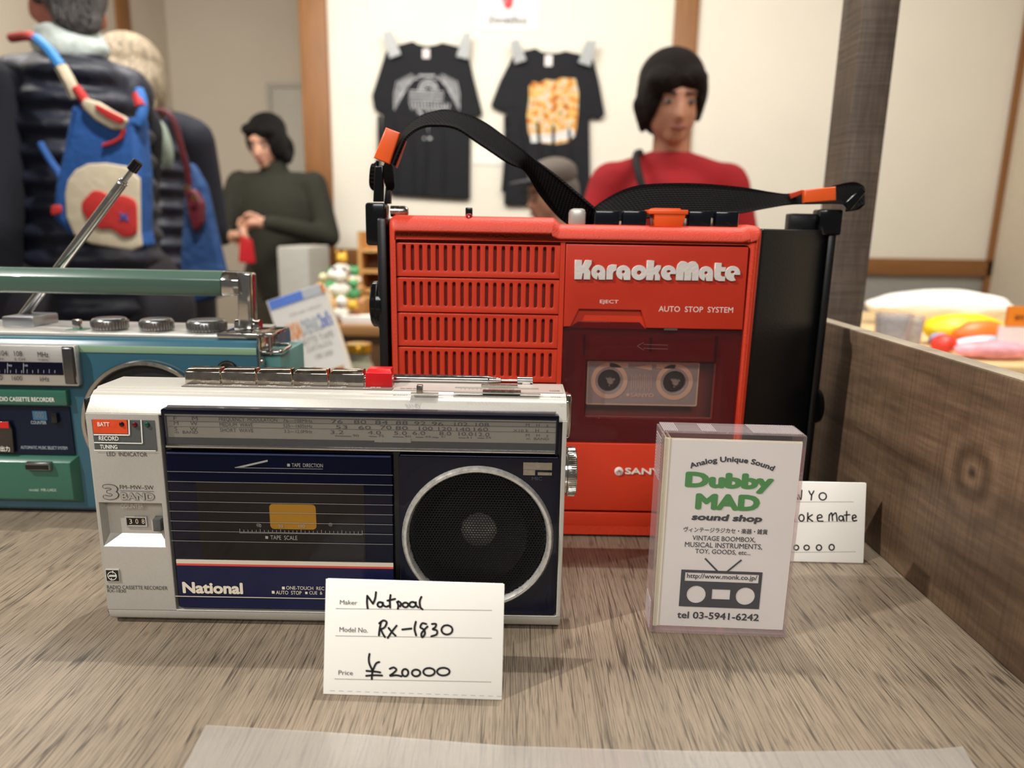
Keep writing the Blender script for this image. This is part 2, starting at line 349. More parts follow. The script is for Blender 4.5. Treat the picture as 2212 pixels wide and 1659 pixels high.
    bp = nt.nodes.new('ShaderNodeBump'); bp.inputs['Strength'].default_value = .5; bp.inputs['Distance'].default_value = .0006
    L.new(layer(saw, .3, .7, 2), bp.inputs['Height']); L.new(bp.outputs[0], b.inputs['Normal'])
    return m
BX = .2405                                                # inner face of the side board
tb = thing('display_table', (-.2, .3, -1.04), 'display table with grey-brown wood grain top under the three radios', 'table')
M().box(-1.1, BX+.02, -.05, .62, -.022, 0).build('tabletop', wood_top(), tb, bevel=.0006)
dk = rough_board('dark stained post wood', '#65564a', '#7a6857', axis='Z')
for x in (-1.05, BX-.03):
    for y in (.0, .57): M().box(x, x+.045, y, y+.045, -1.04, -.022).build('leg', dk, tb, bevel=.001)
bd = M(); zt = .137
bd.box(BX, BX+.013, .02, .60, 0.0002, zt)
o = bd.build('side_board', rough_board('weathered brown board', '#5c4733', '#8d7259', knot=(BX, .3526, .083)), bevel=.0008, seg=2)
M().box(BX+.0006, BX+.0124, .021, .599, zt, zt+.0004).build('lit_edge', rough_board('pale lit edge', '#a39480', '#c2b49c'), o)  # paler strip: bright light on the board's top, put into the colour
tag(o, 'rough brown wooden side board with a knot edging the display table', 'board')
wp = P(1907, 345, .86).x
pm = M(); xs = [P(1826, 345, .76).x, P(1905, 345, .76).x]
pm.box(xs[0], xs[1], .76, .76+.048, FLOOR_Z, CEIL_Z)
tag(pm.build('wooden_post', dk, bevel=.0015), 'dark weathered square post rising behind the side board', 'post')
# translucent film taped on the table
tp = M(); pts = [G(x, y) for x, y in ((445, 1569), (766, 1588), (1100, 1614), (1350, 1622), (1603, 1627), (1850, 1624), (2020, 1621), (2078, 1615), (2106, 1660), (2200, 1800))]+[G(300, 1850)]
tp.prism([p+V((0, 0, .0004)) for p in pts], [p+V((0, 0, .0007)) for p in pts])
fm = clear('milky film', '#ffffff', .17, '#e4ddd2', rough=.25)
tag(tp.build('plastic_film', fm, smooth=False), 'milky translucent plastic film lying along the near edge of the display table', 'film')
# ---------------------------------------------------------------- silver and navy radio cassette recorder
F0 = .331; N = vf(F0)
navy = mat('navy panel', '#0e1336', .16, spec=.35, var=(200, .06)); navy_d = mat('gloss navy black', '#05071a', .08, spec=.35)
XLn, XRn = -.2058, .0270; ZT = .1235
nr = thing('radio_cassette_recorder', (-.09, .355, 0), 'silver radio cassette recorder with navy front and one round speaker, price card before it', 'radio')
prof = [(F0+.006, .0005), (F0+.0015, .0035), (F0, .0085), (F0+.006, .009), (F0+.006, .112), (F0, .1128), (F0+.0062, .1205), (F0+.0075, .1212), (F0+.0085, .1222), (F0+.0115, .1226), (F0+.0125, ZT), (.367, ZT), (.3685, ZT-.002), (.3685, .0005)]
b = M(); b.prism([(XLn, y, z) for y, z in prof], [(XRn, y, z) for y, z in prof]); b.build('body', silver, nr, bevel=.0006, ang=20)
# front plate with openings for the panel and the counter
pu0, pv0, pu1, pv1 = N.uv(361, 1100)[0], N.uv(780, 1324)[1], N.uv(1209, 1100)[0], N.uv(780, 889)[1]
ku0, kv0, ku1, kv1 = N.R(219, 1087, 353, 1181)
pl = M(); pl.plate(N, rect(XLn, .0086, XRn, .1128), [rrect(pu0, pv0, pu1, .1127, .0008), rect(ku0, kv0, ku1, kv1)], -.006, 0, .0004)
pl.build('front_plate', silver, nr)
M().slab(N, pu0+.0001, pv0+.0001, pu1-.0001, pv1, -.0058, -.0032).build('panel_tray', gloss_black, nr)
# end rims: slim rounded side bumpers
M().box(XLn-.0022, XLn+.0002, F0+.003, .367, .004, ZT-.004).build('side_panel', black_ab, nr, bevel=.0015)
# dial window, stands proud of the chamfer
du0, du1 = N.uv(352, 930)[0], N.uv(1207, 930)[0]; dv0, dv1 = N.uv(780, 974)[1], N.uv(780, 889)[1]
dd = M(); dd.plate(N, rrect(du0, dv0, du1, dv1, .0012), [rect(*N.R(359, 901, 1201, 968))], -.0105, .0008, .0005); dial = dd.build('dial_frame', navy_d, nr)
plate_c = mat('dial plate', '#a79f90', .35, .3, var=(30, .05))
u0, v0, u1, v1 = N.R(359, 897, 1201, 954)
M().slab(N, u0, v0, u1, v1, -.0022, -.0014).build('dial_scale', plate_c, dial)
u0, _, u1, _ = N.R(359, 952, 1201, 962); va, vb = N.uv(780, 967)[1], N.uv(780, 953)[1]
M().slab(N, u0, va, u1, vb, -.0025, -.0012).build('pointer_track', mat('track grey', '#2b2a2c', .4), dial)
M().slab(N, *N.R(808, 947, 887, 957), -.0013, -.0009).slab(N, *N.R(823, 950, 825, 957), -.001, -.0007).build('tuning_pointer', mat('pointer grey', '#9b958a', .4), dial)
M().slab(N, *N.R(360, 966, 1200, 973), -.003, .0012, .0002).build('chrome_strip', chrome, dial, bevel=.0003)
M().slab(N, *N.R(359, 884, 1202, 893), -.002, .001, .0005).build('upper_lens_edge', mat('lens edge', '#4b4a50', .15, .6, var=(60, .3), stretch=(1, 1, 6)), dial)
t = M(); c = -.0012
for s, bx in (('F      M', (372, 901, 424, 909)), ('M      W', (373, 912, 424, 920)), ('S      W', (374, 924, 424, 932)), ('m  BAND', (375, 932, 425, 938)),
              ('FREQUENCY  MODULATION', (471, 904, 597, 913)), ('MEDIUM  WAVE', (472, 915, 544, 923)), ('SHORT  WAVE', (473, 927, 545, 935)),
              ('76—108MHz', (610, 907, 673, 914)), ('525—1605kHz', (610, 918, 673, 925)), ('3.2—12.0MHz', (612, 930, 673, 937)),
              ('76', (714, 908, 739, 916)), ('80', (763, 909, 790, 917)), ('84', (809, 910, 837, 918)), ('88', (854, 911, 880, 919)), ('92', (894, 912, 919, 920)), ('96', (932, 913, 957, 921)), ('102', (981, 914, 1010, 922)), ('108', (1027, 915, 1056, 923)),
              ('53', (724, 920, 749, 928)), ('60', (773, 921, 800, 929)), ('70', (820, 921, 845, 929)), ('80', (853, 922, 880, 930)), ('100', (904, 923, 934, 931)), ('120', (946, 924, 975, 932)), ('140', (985, 925, 1015, 933)), ('160', (1023, 925, 1054, 933)),
              ('3.2', (712, 931, 741, 939)), ('4.0', (793, 932, 822, 940)), ('5.0', (850, 933, 878, 941)), ('6.0', (890, 933, 918, 941)), ('8.0', (948, 934, 974, 942)), ('10.0', (990, 935, 1021, 943)), ('12.0', (1026, 936, 1057, 944)),
              ('FM WIRELESS', (762, 902, 828, 908)), ('1CH', (932, 905, 951, 910)), ('2CH', (982, 906, 1003, 911)), ('3CH', (1029, 907, 1049, 912)),
              ('90', (761, 940, 774, 945)), ('75', (817, 941, 828, 946)), ('60', (874, 942, 887, 946)), ('49', (917, 943, 930, 947)), ('41', (952, 943, 961, 947)), ('31', (1006, 945, 1018, 949)), ('25', (1048, 945, 1061, 949)),
              ('TV SOUND', (1136, 909, 1186, 914)), ('M    H    z', (1136, 917, 1185, 923)), ('X10', (1109, 929, 1131, 934)), ('k    H    z', (1136, 928, 1185, 935)), ('M    H    z', (1136, 939, 1185, 945)), ('m  BAND', (1137, 947, 1186, 952))):
    t.text(N, s, bx, c)
for a, b_ in ((722, 758), (796, 813), (847, 871), (897, 914), (933, 947), (990, 1005), (1031, 1046)):
    t.line(N, [(a, 943+(a-722)*.015), (b_, 943.5+(b_-722)*.015)], .0003, c)
t.line(N, [(746, 905), (758, 905)], .0003, c)
for y in (911, 922.5): t.line(N, [(362, y), (1202, y+13.5)], .00017, c)
t.build('dial_lettering', dark_ink, dial, smooth=False)
M().slab(N, *N.R(359, 894, 1202, 967), .0001, .0006).build('dial_lens', clear('dial lens', '#f4f4f4', .02, rough=.03), dial)
# cassette door
du0, dv0, du1, dv1 = N.uv(366, 1100)[0], N.uv(600, 1317)[1], N.uv(850, 1100)[0], N.uv(600, 980)[1]
door = M().slab(N, du0, dv0, du1, dv1, -.003, -.0002, .0006).build('cassette_door', navy_d, nr, bevel=.0004)
zs1, zs0 = N.uv(600, 1212)[1], N.uv(600, 1224)[1]
M().slab(N, du0+.0012, dv0+.0008, du1-.0006, zs0, -.0003, .0003).build('lower_panel', navy, door)
M().slab(N, du0+.0008, dv1-.0012, du1-.0008, dv1-.0002, -.0003, .0004, .0004).build('edge_highlight', mat('navy highlight', '#3c4468', .2, .4), door)  # highlight along the door's top, painted as a lighter strip
wu0, wv0, wu1, wv1 = N.R(430, 1043, 788, 1207)
M().slab(N, wu0, zs1+.0005, wu1, wv1, -.0001, .00005).build('tape_window', mat('smoky window', '#120e0e', .09, spec=.35), door)
M().slab(N, du0+.0012, zs0+.0011, du1-.0006, zs1, -.0002, .0004).build('beige_stripe', mat('beige stripe', '#c8bda8', .35), door)
M().slab(N, du0+.0012, zs0, du1-.0006, zs0+.0011, -.0002, .0004).build('red_stripe', mat('red stripe', '#c5453f', .35), door)
M().plate(N, rrect(*N.R(583, 1089, 683, 1143), .002), (), 0, .0002).build('yellow_label', mat('amber label', '#8f6414', .35), door)
M().lathe(N.w(*N.uv(558, 1134), -.0001), -N.n*-1, [(0, .001), (.0003, .001)]).lathe(N.w(*N.uv(714, 1133), -.0001), N.n, [(0, .001), (.0003, .001)]).build('reel_dot', mat('grey dot', '#4b4744', .5), door)
t = M(); c = .0005; t.line(N, [(508, 1009.5), (698, 1012.5)], .0002, c)
a, b_, d_, e_ = [N.uv(*q) for q in ((507, 1009), (579, 992.5), (579, 996.5), (527, 1008.5))]; t.poly([N.w(*q, c) for q in (a, b_, d_, e_)], [(0, 1, 2, 3)])
for i, y in enumerate((1017.5, 1039, 1060.5, 1082, 1103.2, 1124.5, 1145.5, 1167)):
    t.line(N, [(362+i*1.3, y), (849, y+8.3)], .00021, c)
t.line(N, [(518, 1150), (784, 1154)], .0002, c)
for i in range(31):
    x = 519+i*8.8; h = 9 if i % 5 == 0 else 7; yb = 1150.2+i*.13; t.line(N, [(x, yb), (x, yb-h)], .00022, c)
for s, bx in (('■', (621, 1001, 627, 1007)), ('TAPE  DIRECTION', (631, 1000.5, 698, 1008.5)), ('■', (574, 1157, 580, 1163)), ('TAPE  SCALE', (585, 1156, 643, 1165)), ('0', (561, 1131, 565, 1138)), ('50', (603, 1132, 612, 1139)), ('100', (646, 1132, 659, 1139))): t.text(N, s, bx, c)
t.build('door_lettering', mat('grey ink', '#8d8b86', .5), door, smooth=False)
t = M(); c = .0006
t.text(N, 'National', (397, 1258, 524, 1280), c, bold=.06)
t.line(N, [(380, 1286.5), (848, 1294.5)], .0004, c)
for s, bx in (('■', (610, 1266, 616, 1272)), ('ONE-TOUCH  REC', (619, 1265.5, 701, 1273)), ('■', (588, 1275, 594, 1281)), ('AUTO  STOP', (597, 1275, 652, 1283)), ('■', (660, 1277, 665, 1282)), ('CUE  &', (669, 1276, 697, 1283))): t.text(N, s, bx, c)
t.build('brand_lettering', mat('cream ink', '#d8cdb8', .45), door, smooth=False)
# speaker panel, ring and perforated grille
su0, sv0, su1, sv1 = N.uv(862, 1100)[0], N.uv(1032, 1327)[1], N.uv(1206, 1100)[0], N.uv(1032, 985)[1]
cu_, cv_ = N.uv(1032, 1162); r1 = (N.uv(1195, 1164)[0]-N.uv(868, 1160)[0])/2; r0 = r1*.915
sp = M(); sp.plate(N, rrect(su0, sv0, su1, sv1, .0012), [circ(cu_, cv_, r0, 48)], -.003, 0, .0004); spk = sp.build('speaker_panel', navy_d, nr)
ring = M(); n = 96; pr = [(r0-.0003, -.002), (r0, .0012), (r0+.0008, .0024), (r1-.0012, .0024), (r1, .0006), (r1, -.0005)]
ring.rings([[N.w(cu_+r*math.cos(2*math.pi*i/n), cv_+r*math.sin(2*math.pi*i/n), h) for i in range(n)] for r, h in pr], cap=False); ring.build('speaker_ring', mat('worn silver ring', '#c4c1ba', .32, .55, var=(400, .15), rvar=.1), spk)
g = M(); pit = .00148; hr = pit*.415; vd = {}
def gv(u, v):
    k = (round(u*1e6), round(v*1e6))
    if k not in vd: vd[k] = g.b.verts.new(N.w(cu_+u, cv_+v, -.0006-.8*(0)))
    return vd[k]
rows = int(r0/(pit*.866))+2
for j in range(-rows, rows+1):
    for i in range(-32, 33):
        x = (i+.5*(j % 2))*pit; y = j*pit*.8660254
        if math.hypot(x, y) > r0-.0006: continue
        R6 = pit/math.sqrt(3); oo = [gv(x+R6*math.cos(R_(30+60*k)), y+R6*math.sin(R_(30+60*k))) for k in range(6)]
        inn = [gv(x+hr*math.cos(R_(30+60*k)), y+hr*math.sin(R_(30+60*k))) for k in range(6)]
        bk = [g.b.verts.new(N.w(cu_+x+hr*math.cos(R_(30+60*k)), cv_+y+hr*math.sin(R_(30+60*k)), -.0011)) for k in range(6)]
        for k in range(6):
            for q in ((oo[k], oo[(k+1) % 6], inn[(k+1) % 6], inn[k]), (inn[k], inn[(k+1) % 6], bk[(k+1) % 6], bk[k])):
                try: g.b.faces.new(q)
                except ValueError: pass
g.flat = 1; g.build('speaker_grille', mat('black perforated metal', '#141416', .38, .5), spk, smooth=False)
M().lathe(N.w(cu_, cv_, -.0055), N.n, [(-.0002, .001), (0, .012), (.0035, r0-.003), (.0045, r0-.001)], 48, cap=False).build('speaker_cone', mat('black paper cone', '#060606', .8), spk)
rd = (N.uv(1087, 1150)[0]-N.uv(984, 1150)[0])/2; du_, dv_ = N.uv(1034, 1150)
M().lathe(N.w(du_, dv_, -.0058), N.n, [(0, rd), (.0012, rd), (.0022, rd*.86), (.0031, rd*.62), (.0037, rd*.33), (.0039, 0)], 32).build('dust_cap', mat('shiny dust cap', '#b5b0aa', .25, .6), spk)
fl = M(); X = lambda a, b_: N.uv(680+a*.2712, 780+b_*.2712)
for (a, b_, c_, d_) in ((1660, 808, 1890, 862), (1775, 885, 1888, 906)):
    q0, q1 = X(a, d_), X(c_, b_); fl.slab(N, q0[0], q0[1], q1[0], q1[1], 0, .0006)
q0, q1 = X(1660, 905), X(1755, 862); fl.slab(N, q0[0], q0[1], q1[0], q1[1]+.00001, 0, .0006)
fl.build('silver_emblem', worn_chrome, spk, smooth=False)
M().text(N, 'MIC', (1149, 1029.5, 1171, 1037), .0003).build('microphone_lettering', mat('dim ink', '#3b3c4c', .4), spk, smooth=False)
# LED indicator plate
led = M().slab(N, *N.R(202, 907, 337, 972), 0, .0003).build('indicator_plate', mat('slate grey', '#4c4f4d', .45), nr)
M().slab(N, *N.R(202, 906, 276, 936), .0002, .0005).build('battery_field', mat('orange red', '#d2461f', .4, var=(400, .08)), led)
t = M(); c = .0007
for pts, wd in (([(204, 938), (281, 939)], .0006), ([(280, 906), (281, 939)], .0006), ([(205, 955), (309, 957)], .0005), ([(306, 906), (309, 957)], .0005), ([(205, 971.5), (338, 973)], .0005)): t.line(N, pts, wd, c)
for s, bx in (('BATT', (212.5, 911.5, 238, 920)), ('RECORD', (215.5, 941.5, 257.5, 950.5)), ('TUNING', (218, 960, 255, 968.5))): t.text(N, s, bx, c, bold=.02)
t.build('plate_lettering', white_ink, led, smooth=False)
for x, y, col, nm in ((264, 916, '#2a0705', 'dark_red_led'), (292, 917, '#5a0a10', 'red_led'), (319, 917, '#0e4030', 'green_led')):
    M().lathe(N.w(*N.uv(x, y), 0), N.n, [(0, .0013), (.0006, .0013), (.0012, .0009), (.0014, 0)], 20).build('led', mat(nm, col, .08, coat=.5), led)
t = M(); c = .0002
for s, bx in (('FM–MW–SW', (259, 1048, 332, 1057)),): t.text(N, s, bx, c)
t.line(N, [(259, 1060), (333, 1061.5)], .0002, c)
t.text(N, '3', (226, 1048, 253, 1077), c, bold=.085); t.text(N, 'BAND', (263, 1065, 333, 1079), c, bold=.085)
t.build('band_lettering', dark_ink, nr, smooth=False)
t = M(); t.text(N, 'LED  INDICATOR', (231, 976.5, 318, 985.5), c); t.build('indicator_lettering', dark_ink, nr, smooth=False)
t = M()
for s, bx in (('RADIO CASSETTE RECORDER', (231.5, 1265, 362, 1273)), ('RX-1830', (232.5, 1273, 272, 1279.5))): t.text(N, s, bx, c)
t.build('model_lettering', dark_ink, nr, smooth=False)
t = M(); t.text(N, '3', (226, 1048, 253, 1077), .0003, bold=.045); t.text(N, 'BAND', (263, 1065, 333, 1079), .0003, bold=.045)
t.build('outline_fill', mat('silver fill', '#aaa69d', .42, .35), nr, smooth=False)
# counter well
well = M(); c1 = -.0058; ins = .0016
P0 = [(ku0, kv0), (ku1, kv0), (ku1, kv1), (ku0, kv1)]; zb = kv0+.0052
P1 = [(ku0+.0012, zb), (ku1-.0004, zb), (ku1-.0004, kv1-.001), (ku0+.0012, kv1-.001)]
well.poly([N.w(a, b_, -.0001) for a, b_ in P0]+[N.w(a, b_, c1+.0012) for a, b_ in P1], [(4, 5, 6, 7), (0, 1, 5, 4), (1, 2, 6, 5), (2, 3, 7, 6), (3, 0, 4, 7)])
well.build('counter_well', silver, nr, smooth=False)
M().plate(N, rect(*N.R(262, 1122, 309, 1144)), [rect(*N.R(265, 1125, 306, 1142))], -.0047, -.0036).build('counter_bezel', silver, nr)
cw = M().slab(N, *N.R(265, 1125, 306, 1142), -.0047, -.0043).build('tape_counter', mat('counter drum', '#16110e', .3), nr)
t = M()
for s, x in (('3', 270), ('0', 283.5), ('8', 297)): t.text(N, s, (x, 1128, x+6, 1138.5), -.0041, bold=.01)
t.build('counter_digits', mat('cream digit', '#c9b89a', .4), cw, smooth=False)
M().slab(N, *N.R(327, 1122, 347, 1151), -.0048, -.0005, .0004).build('reset_button', mat('grey button', '#4e4e4e', .3, bump=(900, .3)), nr, bevel=.0004)
M().text(N, 'COUNTER', (259, 1090, 308, 1099), -.0012, ext=.0004).build('counter_lettering', silver, nr)
lg = M().slab(N, *N.R(230, 1229, 259, 1255), 0, .0006).build('logo_badge', mat('badge silver', '#d7d3c8', .3, .4), nr)
M().slab(N, *N.R(231.5, 1230.5, 257.5, 1253.5), .0005, .0008).build('badge_field', black_ink, lg)
t = M(); cu2, cv2 = N.uv(244.5, 1242)
t.line(N, [(cu2+.0022*math.cos(R_(a)), cv2+.0022*math.sin(R_(a))) for a in range(0, 361, 20)], .00035, .001, px=False)
for k in range(5): t.line(N, [(238+k*3, 1244), (240+k*3, 1239.5), (240.5+k*3, 1243.5)], .0005, .001)
t.line(N, [(246, 1231), (246, 1236)], .0005, .001); t.line(N, [(243, 1247), (243, 1252)], .0005, .001); t.build('badge_mark', white_ink, lg, smooth=False)
# keys on top
TF = Fr((0, .3505, 0), (1, 0, 0), (0, 0, 1)); ky = [(399, 475), (478, 552), (555, 630), (633.5, 708), (711, 786)]
def keybox(x0, x1, y0, y1, name, m, top=.0014):
    u0, v0, u1, v1 = TF.R(x0, y0, x1, y1); k = M()
    k.poly([(u0, .3505, ZT-.0008), (u1, .3505, ZT-.0008), (u1, .3505, v1), (u0, .3505, v1), (u0+.0004, .3600, ZT-.0008), (u1-.0004, .3600, ZT-.0008), (u1-.0008, .3594, v1+top), (u0+.0008, .3594, v1+top), (u0+.0012, .3525, v1+top), (u1-.0012, .3525, v1+top)],
           [(0, 1, 2, 3), (3, 2, 9, 8), (8, 9, 6, 7), (7, 6, 5, 4), (4, 5, 1, 0), (0, 3, 8, 7, 4), (1, 5, 6, 9, 2)])
    return k.build(name, m, nr, bevel=.00035, seg=3)
clear_key = mat('mirror key', '#c6beb0', .1, 1, var=(250, .15), rvar=.06, bump=(120, .25, .0003))
for i, (a, b_) in enumerate(ky): keybox(a, b_, 803.5+i*1.2, 829, 'key', clear_key)
keybox(789, 847, 806, 835, 'key', mat('red key', '#c3141a', .3, bump=(300, .2)), .0018)['label'] = 'red record key'
tl = hf(ZT+.0001); lb = M(); q = [tl.uv(*p) for p in ((386, 838), (848, 845), (848, 832), (410, 827))]
xa_, xb_ = tl.uv(392, 835)[0], tl.uv(850, 838)[0]
M().slab(tl, xa_, F0+.0135, xb_, .3502, 0, .0003).build('key_label_strip', mat('grey brown strip', '#6f675f', .45), nr)
t = M(); kk = (xb_-xa_)/6
for i, s in enumerate(('STOP/EJECT', 'F.FWD/CUE', 'REW/REVIEW', 'PLAY', 'PAUSE', 'REC')):
    L_ = len(s)*.0014; t.text(tl, s, (xa_+i*kk+.003, F0+.0143, xa_+i*kk+.003+L_, F0+.0158), .0005, pxbox=False)
    t.text(tl, ('停止', '早送', '巻戻', '再生', '一時', '録音')[i], (xa_+i*kk+.006, F0+.0163, xa_+i*kk+.0115, F0+.0185), .0005, pxbox=False)
t.build('key_lettering', white_ink, nr, smooth=False)
M().slab(tl, xb_+.001, F0+.0132, XRn-.0015, .3625, 0, .0002).build('control_plate', mat('pinkish silver plate', '#b9aea6', .4, .3), nr)
def yv(x, y): return tl.uv(x, y)
sl = M()
for (x0, y0, x1) in ((983, 838.5, 1163), (980, 849.5, 1167), (888, 849, 948)):
    a, b_ = yv(x0, y0), yv(x1, y0); ym = yv((x0+x1)/2, y0+1)[1]; sl.slab(tl, a[0], ym-.0012, b_[0], ym+.0016, .0001, .0004)
sl.build('slider_slot', mat('slot grey', '#8b8a80', .4), nr)
for (x0, x1, y0) in ((1040, 1118, 836), (1043, 1125, 848)):
    a, b_ = yv(x0, y0), yv(x1, y0); ym = yv((x0+x1)/2, y0+2)[1]; k = M().box(a[0], b_[0], ym-.0008, ym+.0018, ZT, ZT+.0016)
    for i in range(20): xx = a[0]+.003+i*(b_[0]-a[0]-.006)/20; k.box(xx, xx+.0002, ym-.0012, ym+.0021, ZT+.0004, ZT+.0023)
    k.build('slider_knob', worn_chrome, nr)
a = yv(900, 850); b_ = yv(914, 850); M().box(a[0], b_[0], a[1]-.001, a[1]+.0018, ZT, ZT+.0045).build('band_switch', worn_chrome, nr, bevel=.0005)
t = M()
for (x0, y0, nn, dx) in ((996, 842, 9, 8.6), (992, 856, 12, 8.0)):
    for i in range(nn): a = yv(x0+i*dx, y0+i*.15); t.line(tl, [(a[0], a[1]-.0006), (a[0], a[1]+.0010)], .00025, .0005, px=False)
for s, (x0, y0, x1) in (('TONE', (1186, 846, 1209)), ('VOL', (1189, 860, 1213)), ('FM MW SW', (865, 841, 905)), ('BAND', (850, 856, 880))):
    a, b_ = yv(x0, y0), yv(x1, y0); t.text(tl, s, (a[0], a[1]-.0008, b_[0], a[1]+.0014), .0005, pxbox=False)
t.build('control_lettering', dark_ink, nr, smooth=False)
# telescopic antenna folded along the back edge
an = []; AY = .3655
def ap(x): p = P(x, 815+(x-850)*.0155, AY); return p
seg = [(787, .0024), (1053, .0024), (1054, .0024), (1056, .0021), (1060, .0021), (1061, .0019), (1065, .0019), (1066, .00165), (1071, .00165), (1072, .0014), (1077, .0014), (1078, .0011), (1082, .0011), (1083, .0006), (1117, .0006), (1118, .0021), (1150, .0021), (1151, .0019)]
zA = ap(900).z
an_ = M(); an_.lathe((0, AY, zA-.0006), (1, 0, 0), [(ap(x).x, r) for x, r in seg], 24)
an_.build('telescopic_antenna', chrome, nr)
M().box(ap(1128).x, ap(1146).x, AY-.003, AY+.003, ZT-.001, ZT+.0011).build('antenna_rest', silver, nr, bevel=.0004)
# right side: tuning knob and folded handle pivot
kp = P(1238, 1018, .352); kx = XRn
kn = M().lathe((kx-.0005, .352, kp.z), (1, 0, 0), [(0, .0118), (.0022, .0118), (.0023, .0122), (.0026, .0126), (.0064, .0126), (.0072, .0121), (.0074, .0105), (.0070, 0)], 64)
kn.build('tuning_knob', chrome, nr)
kk = M()
for i in range(72):
    a = 2*math.pi*i/72; cth, sth = math.cos(a), math.sin(a); r = .0126; y, z = .352+r*cth, kp.z+r*sth
    kk.rings([[(kx+x_, y+cth*.0003+sth*d, z+sth*.0003-cth*d) for x_, d in ((.0026, -.0001), (.0026, .0001))]+[(kx+x_, y+sth*d, z-cth*d) for x_, d in ((.0026, .0003), (.0026, -.0003))], [(kx+.0062, y+cth*.0003+sth*d, z+sth*.0003-cth*d) for d in (-.0001, .0001)]+[(kx+.0062, y+sth*d, z-cth*d) for d in (.0003, -.0003)]])
kk.build('knob_knurling', worn_chrome, nr, smooth=False)
hz1, hz0 = P(1238, 851, .350).z, P(1234, 945, .352).z
h = M(); h.prism([(kx+.0004, y, z) for y, z in ((.345, hz1-.003), (.348, hz1), (.356, hz1), (.359, hz1-.003), (.357, hz1-.016), (.354, hz0), (.350, hz0), (.347, hz1-.016))], [(kx+.0032, y, z) for y, z in ((.346, hz1-.003), (.349, hz1), (.356, hz1), (.358, hz1-.003), (.356, hz1-.016), (.353, hz0), (.351, hz0), (.348, hz1-.016))])
h.build('handle_bracket', chrome, nr, bevel=.0008)
for x in (XLn+.03, XRn-.03):
    for y in (.342, .362): M().lathe((x, y, .0), (0, 0, 1), [(0, .004), (.0012, .004)], 16).build('foot', black_ab, nr)
# ---------------------------------------------------------------- teal radio, far left
YT = .473; T_ = vf(YT)
teal = mat('teal enamel', '#2c5665', .28, coat=.2, var=(6, .05)); green = mat('green enamel', '#2f604f', .26, coat=.2, var=(8, .04)); olive = mat('sage enamel', '#7f9d80', .3, coat=.3)
TXL, TXR = -.545, T_.uv(556, 780)[0]; TZ = .1285
tr = thing('radio_cassette_recorder', (-.36, .51, 0), 'teal radio cassette recorder with raised antenna at the left end of the table', 'radio')
pf = [(YT+.002, .002), (YT, .005), (YT, TZ-.008), (YT+.003, TZ-.0035), (YT+.007, TZ-.002), (.545, TZ-.002), (.548, TZ-.006), (.548, .002)]
b = M(); b.prism([(TXL, y, z) for y, z in pf], [(TXR, y, z) for y, z in pf]); b.build('body', teal, tr, bevel=.001, ang=20)
M().box(TXL+.002, TXR-.002, YT+.004, .545, .0, .003).build('base', black_ab, tr)
tu = T_.uv(553, 760)[0]
M().slab(T_, TXL, TZ-.0118, TXR-.0002, TZ-.0070, 0, .0006).build('top_edge_band', olive, tr, bevel=.0003)
M().box(TXL+.001, TXR-.0085, YT+.0065, .541, TZ-.0022, TZ+.0002).build('top_plate', mat('white silver top', '#cfcdc6', .3, .55, var=(400, .04)), tr, bevel=.0008)
# dial
q = T_.R(-60, 742, 176, 829); dl = M().slab(T_, q[0]-.2, q[1], q[2], q[3], -.001, .0055).build('dial_bezel', mat('brushed silver', '#c6c4be', .3, .7, bump=(900, .2), stretch=(1, 1, 12)), tr, bevel=.0012)
q = T_.R(146, 744, 176, 828); M().slab(T_, q[0]+.0005, q[1]+.0004, q[2]-.0004, q[3]-.0004, .0054, .0075, .0012).build('bezel_end_cap', mat('dark brushed steel', '#6d6b6a', .25, .9), dl, bevel=.0005)
q = T_.R(-60, 778, 147, 805); M().slab(T_, q[0]-.2, q[1], q[2], q[3], .0056, .0059).build('dial_window', navy_d, dl)
t = M(); c = .0062
for s, bx in (('104', (13, 754, 29, 765)), ('108', (44, 755, 61, 766)), ('MHz', (94, 757, 117, 768)), ('2 CH', (-1, 769, 20, 774)), ('3 CH', (44, 770, 67, 775)), ('TV BAND', (95, 772, 117, 776)), ('1400', (-8, 806, 19, 817)), ('1600', (39, 808, 61, 818)), ('kHz', (99, 810, 118, 820))): t.text(T_, s, bx, c)
t.build('dial_lettering', dark_ink, dl, smooth=False)
t = M()
for i in range(-3, 12): t.line(T_, [(1+i*11.8, 802), (1+i*11.8, 796 if i % 2 else 794)], .00025, c)
for x, s in ((30, '90'), (64, '100')): t.line(T_, [(x, 781), (x, 802)], .0003, c); t.text(T_, s, (x+1.5, 784, x+9, 788), c)
t.build('dial_ticks', mat('pale tick', '#a9b0b4', .5), dl, smooth=False)
q = T_.R(-60, 838, 153, 874); st = M().slab(T_, q[0]-.2, q[1], q[2], q[3], -.001, .004, .0008).build('name_strip', green, tr, bevel=.0006)
M().text(T_, 'RADIO CASSETTE RECORDER', (-3, 855, 125.5, 864), .0042, bold=.012).build('strip_lettering', white_ink, st, smooth=False)
q = T_.R(-60, 878, 158, 980); by = M().slab(T_, q[0]-.2, q[1], q[2], q[3], -.0005, .0012).build('cassette_bay', mat('deep navy', '#071428', .2, spec=.3), tr)
M().slab(T_, *T_.R(74, 887, 104, 906), .0011, .0016).build('counter_window', mat('blue grey window', '#39607a', .2), by)
t = M(); t.text(T_, '000', (80, 889, 98, 901), .0018); t.build('counter_digits', mat('dim digit', '#6c7a80', .4), by, smooth=False)
M().slab(T_, *T_.R(117, 890, 129, 911), .0011, .0035).build('reset_button', mat('dark steel', '#33322f', .25, .6), by, bevel=.0004)
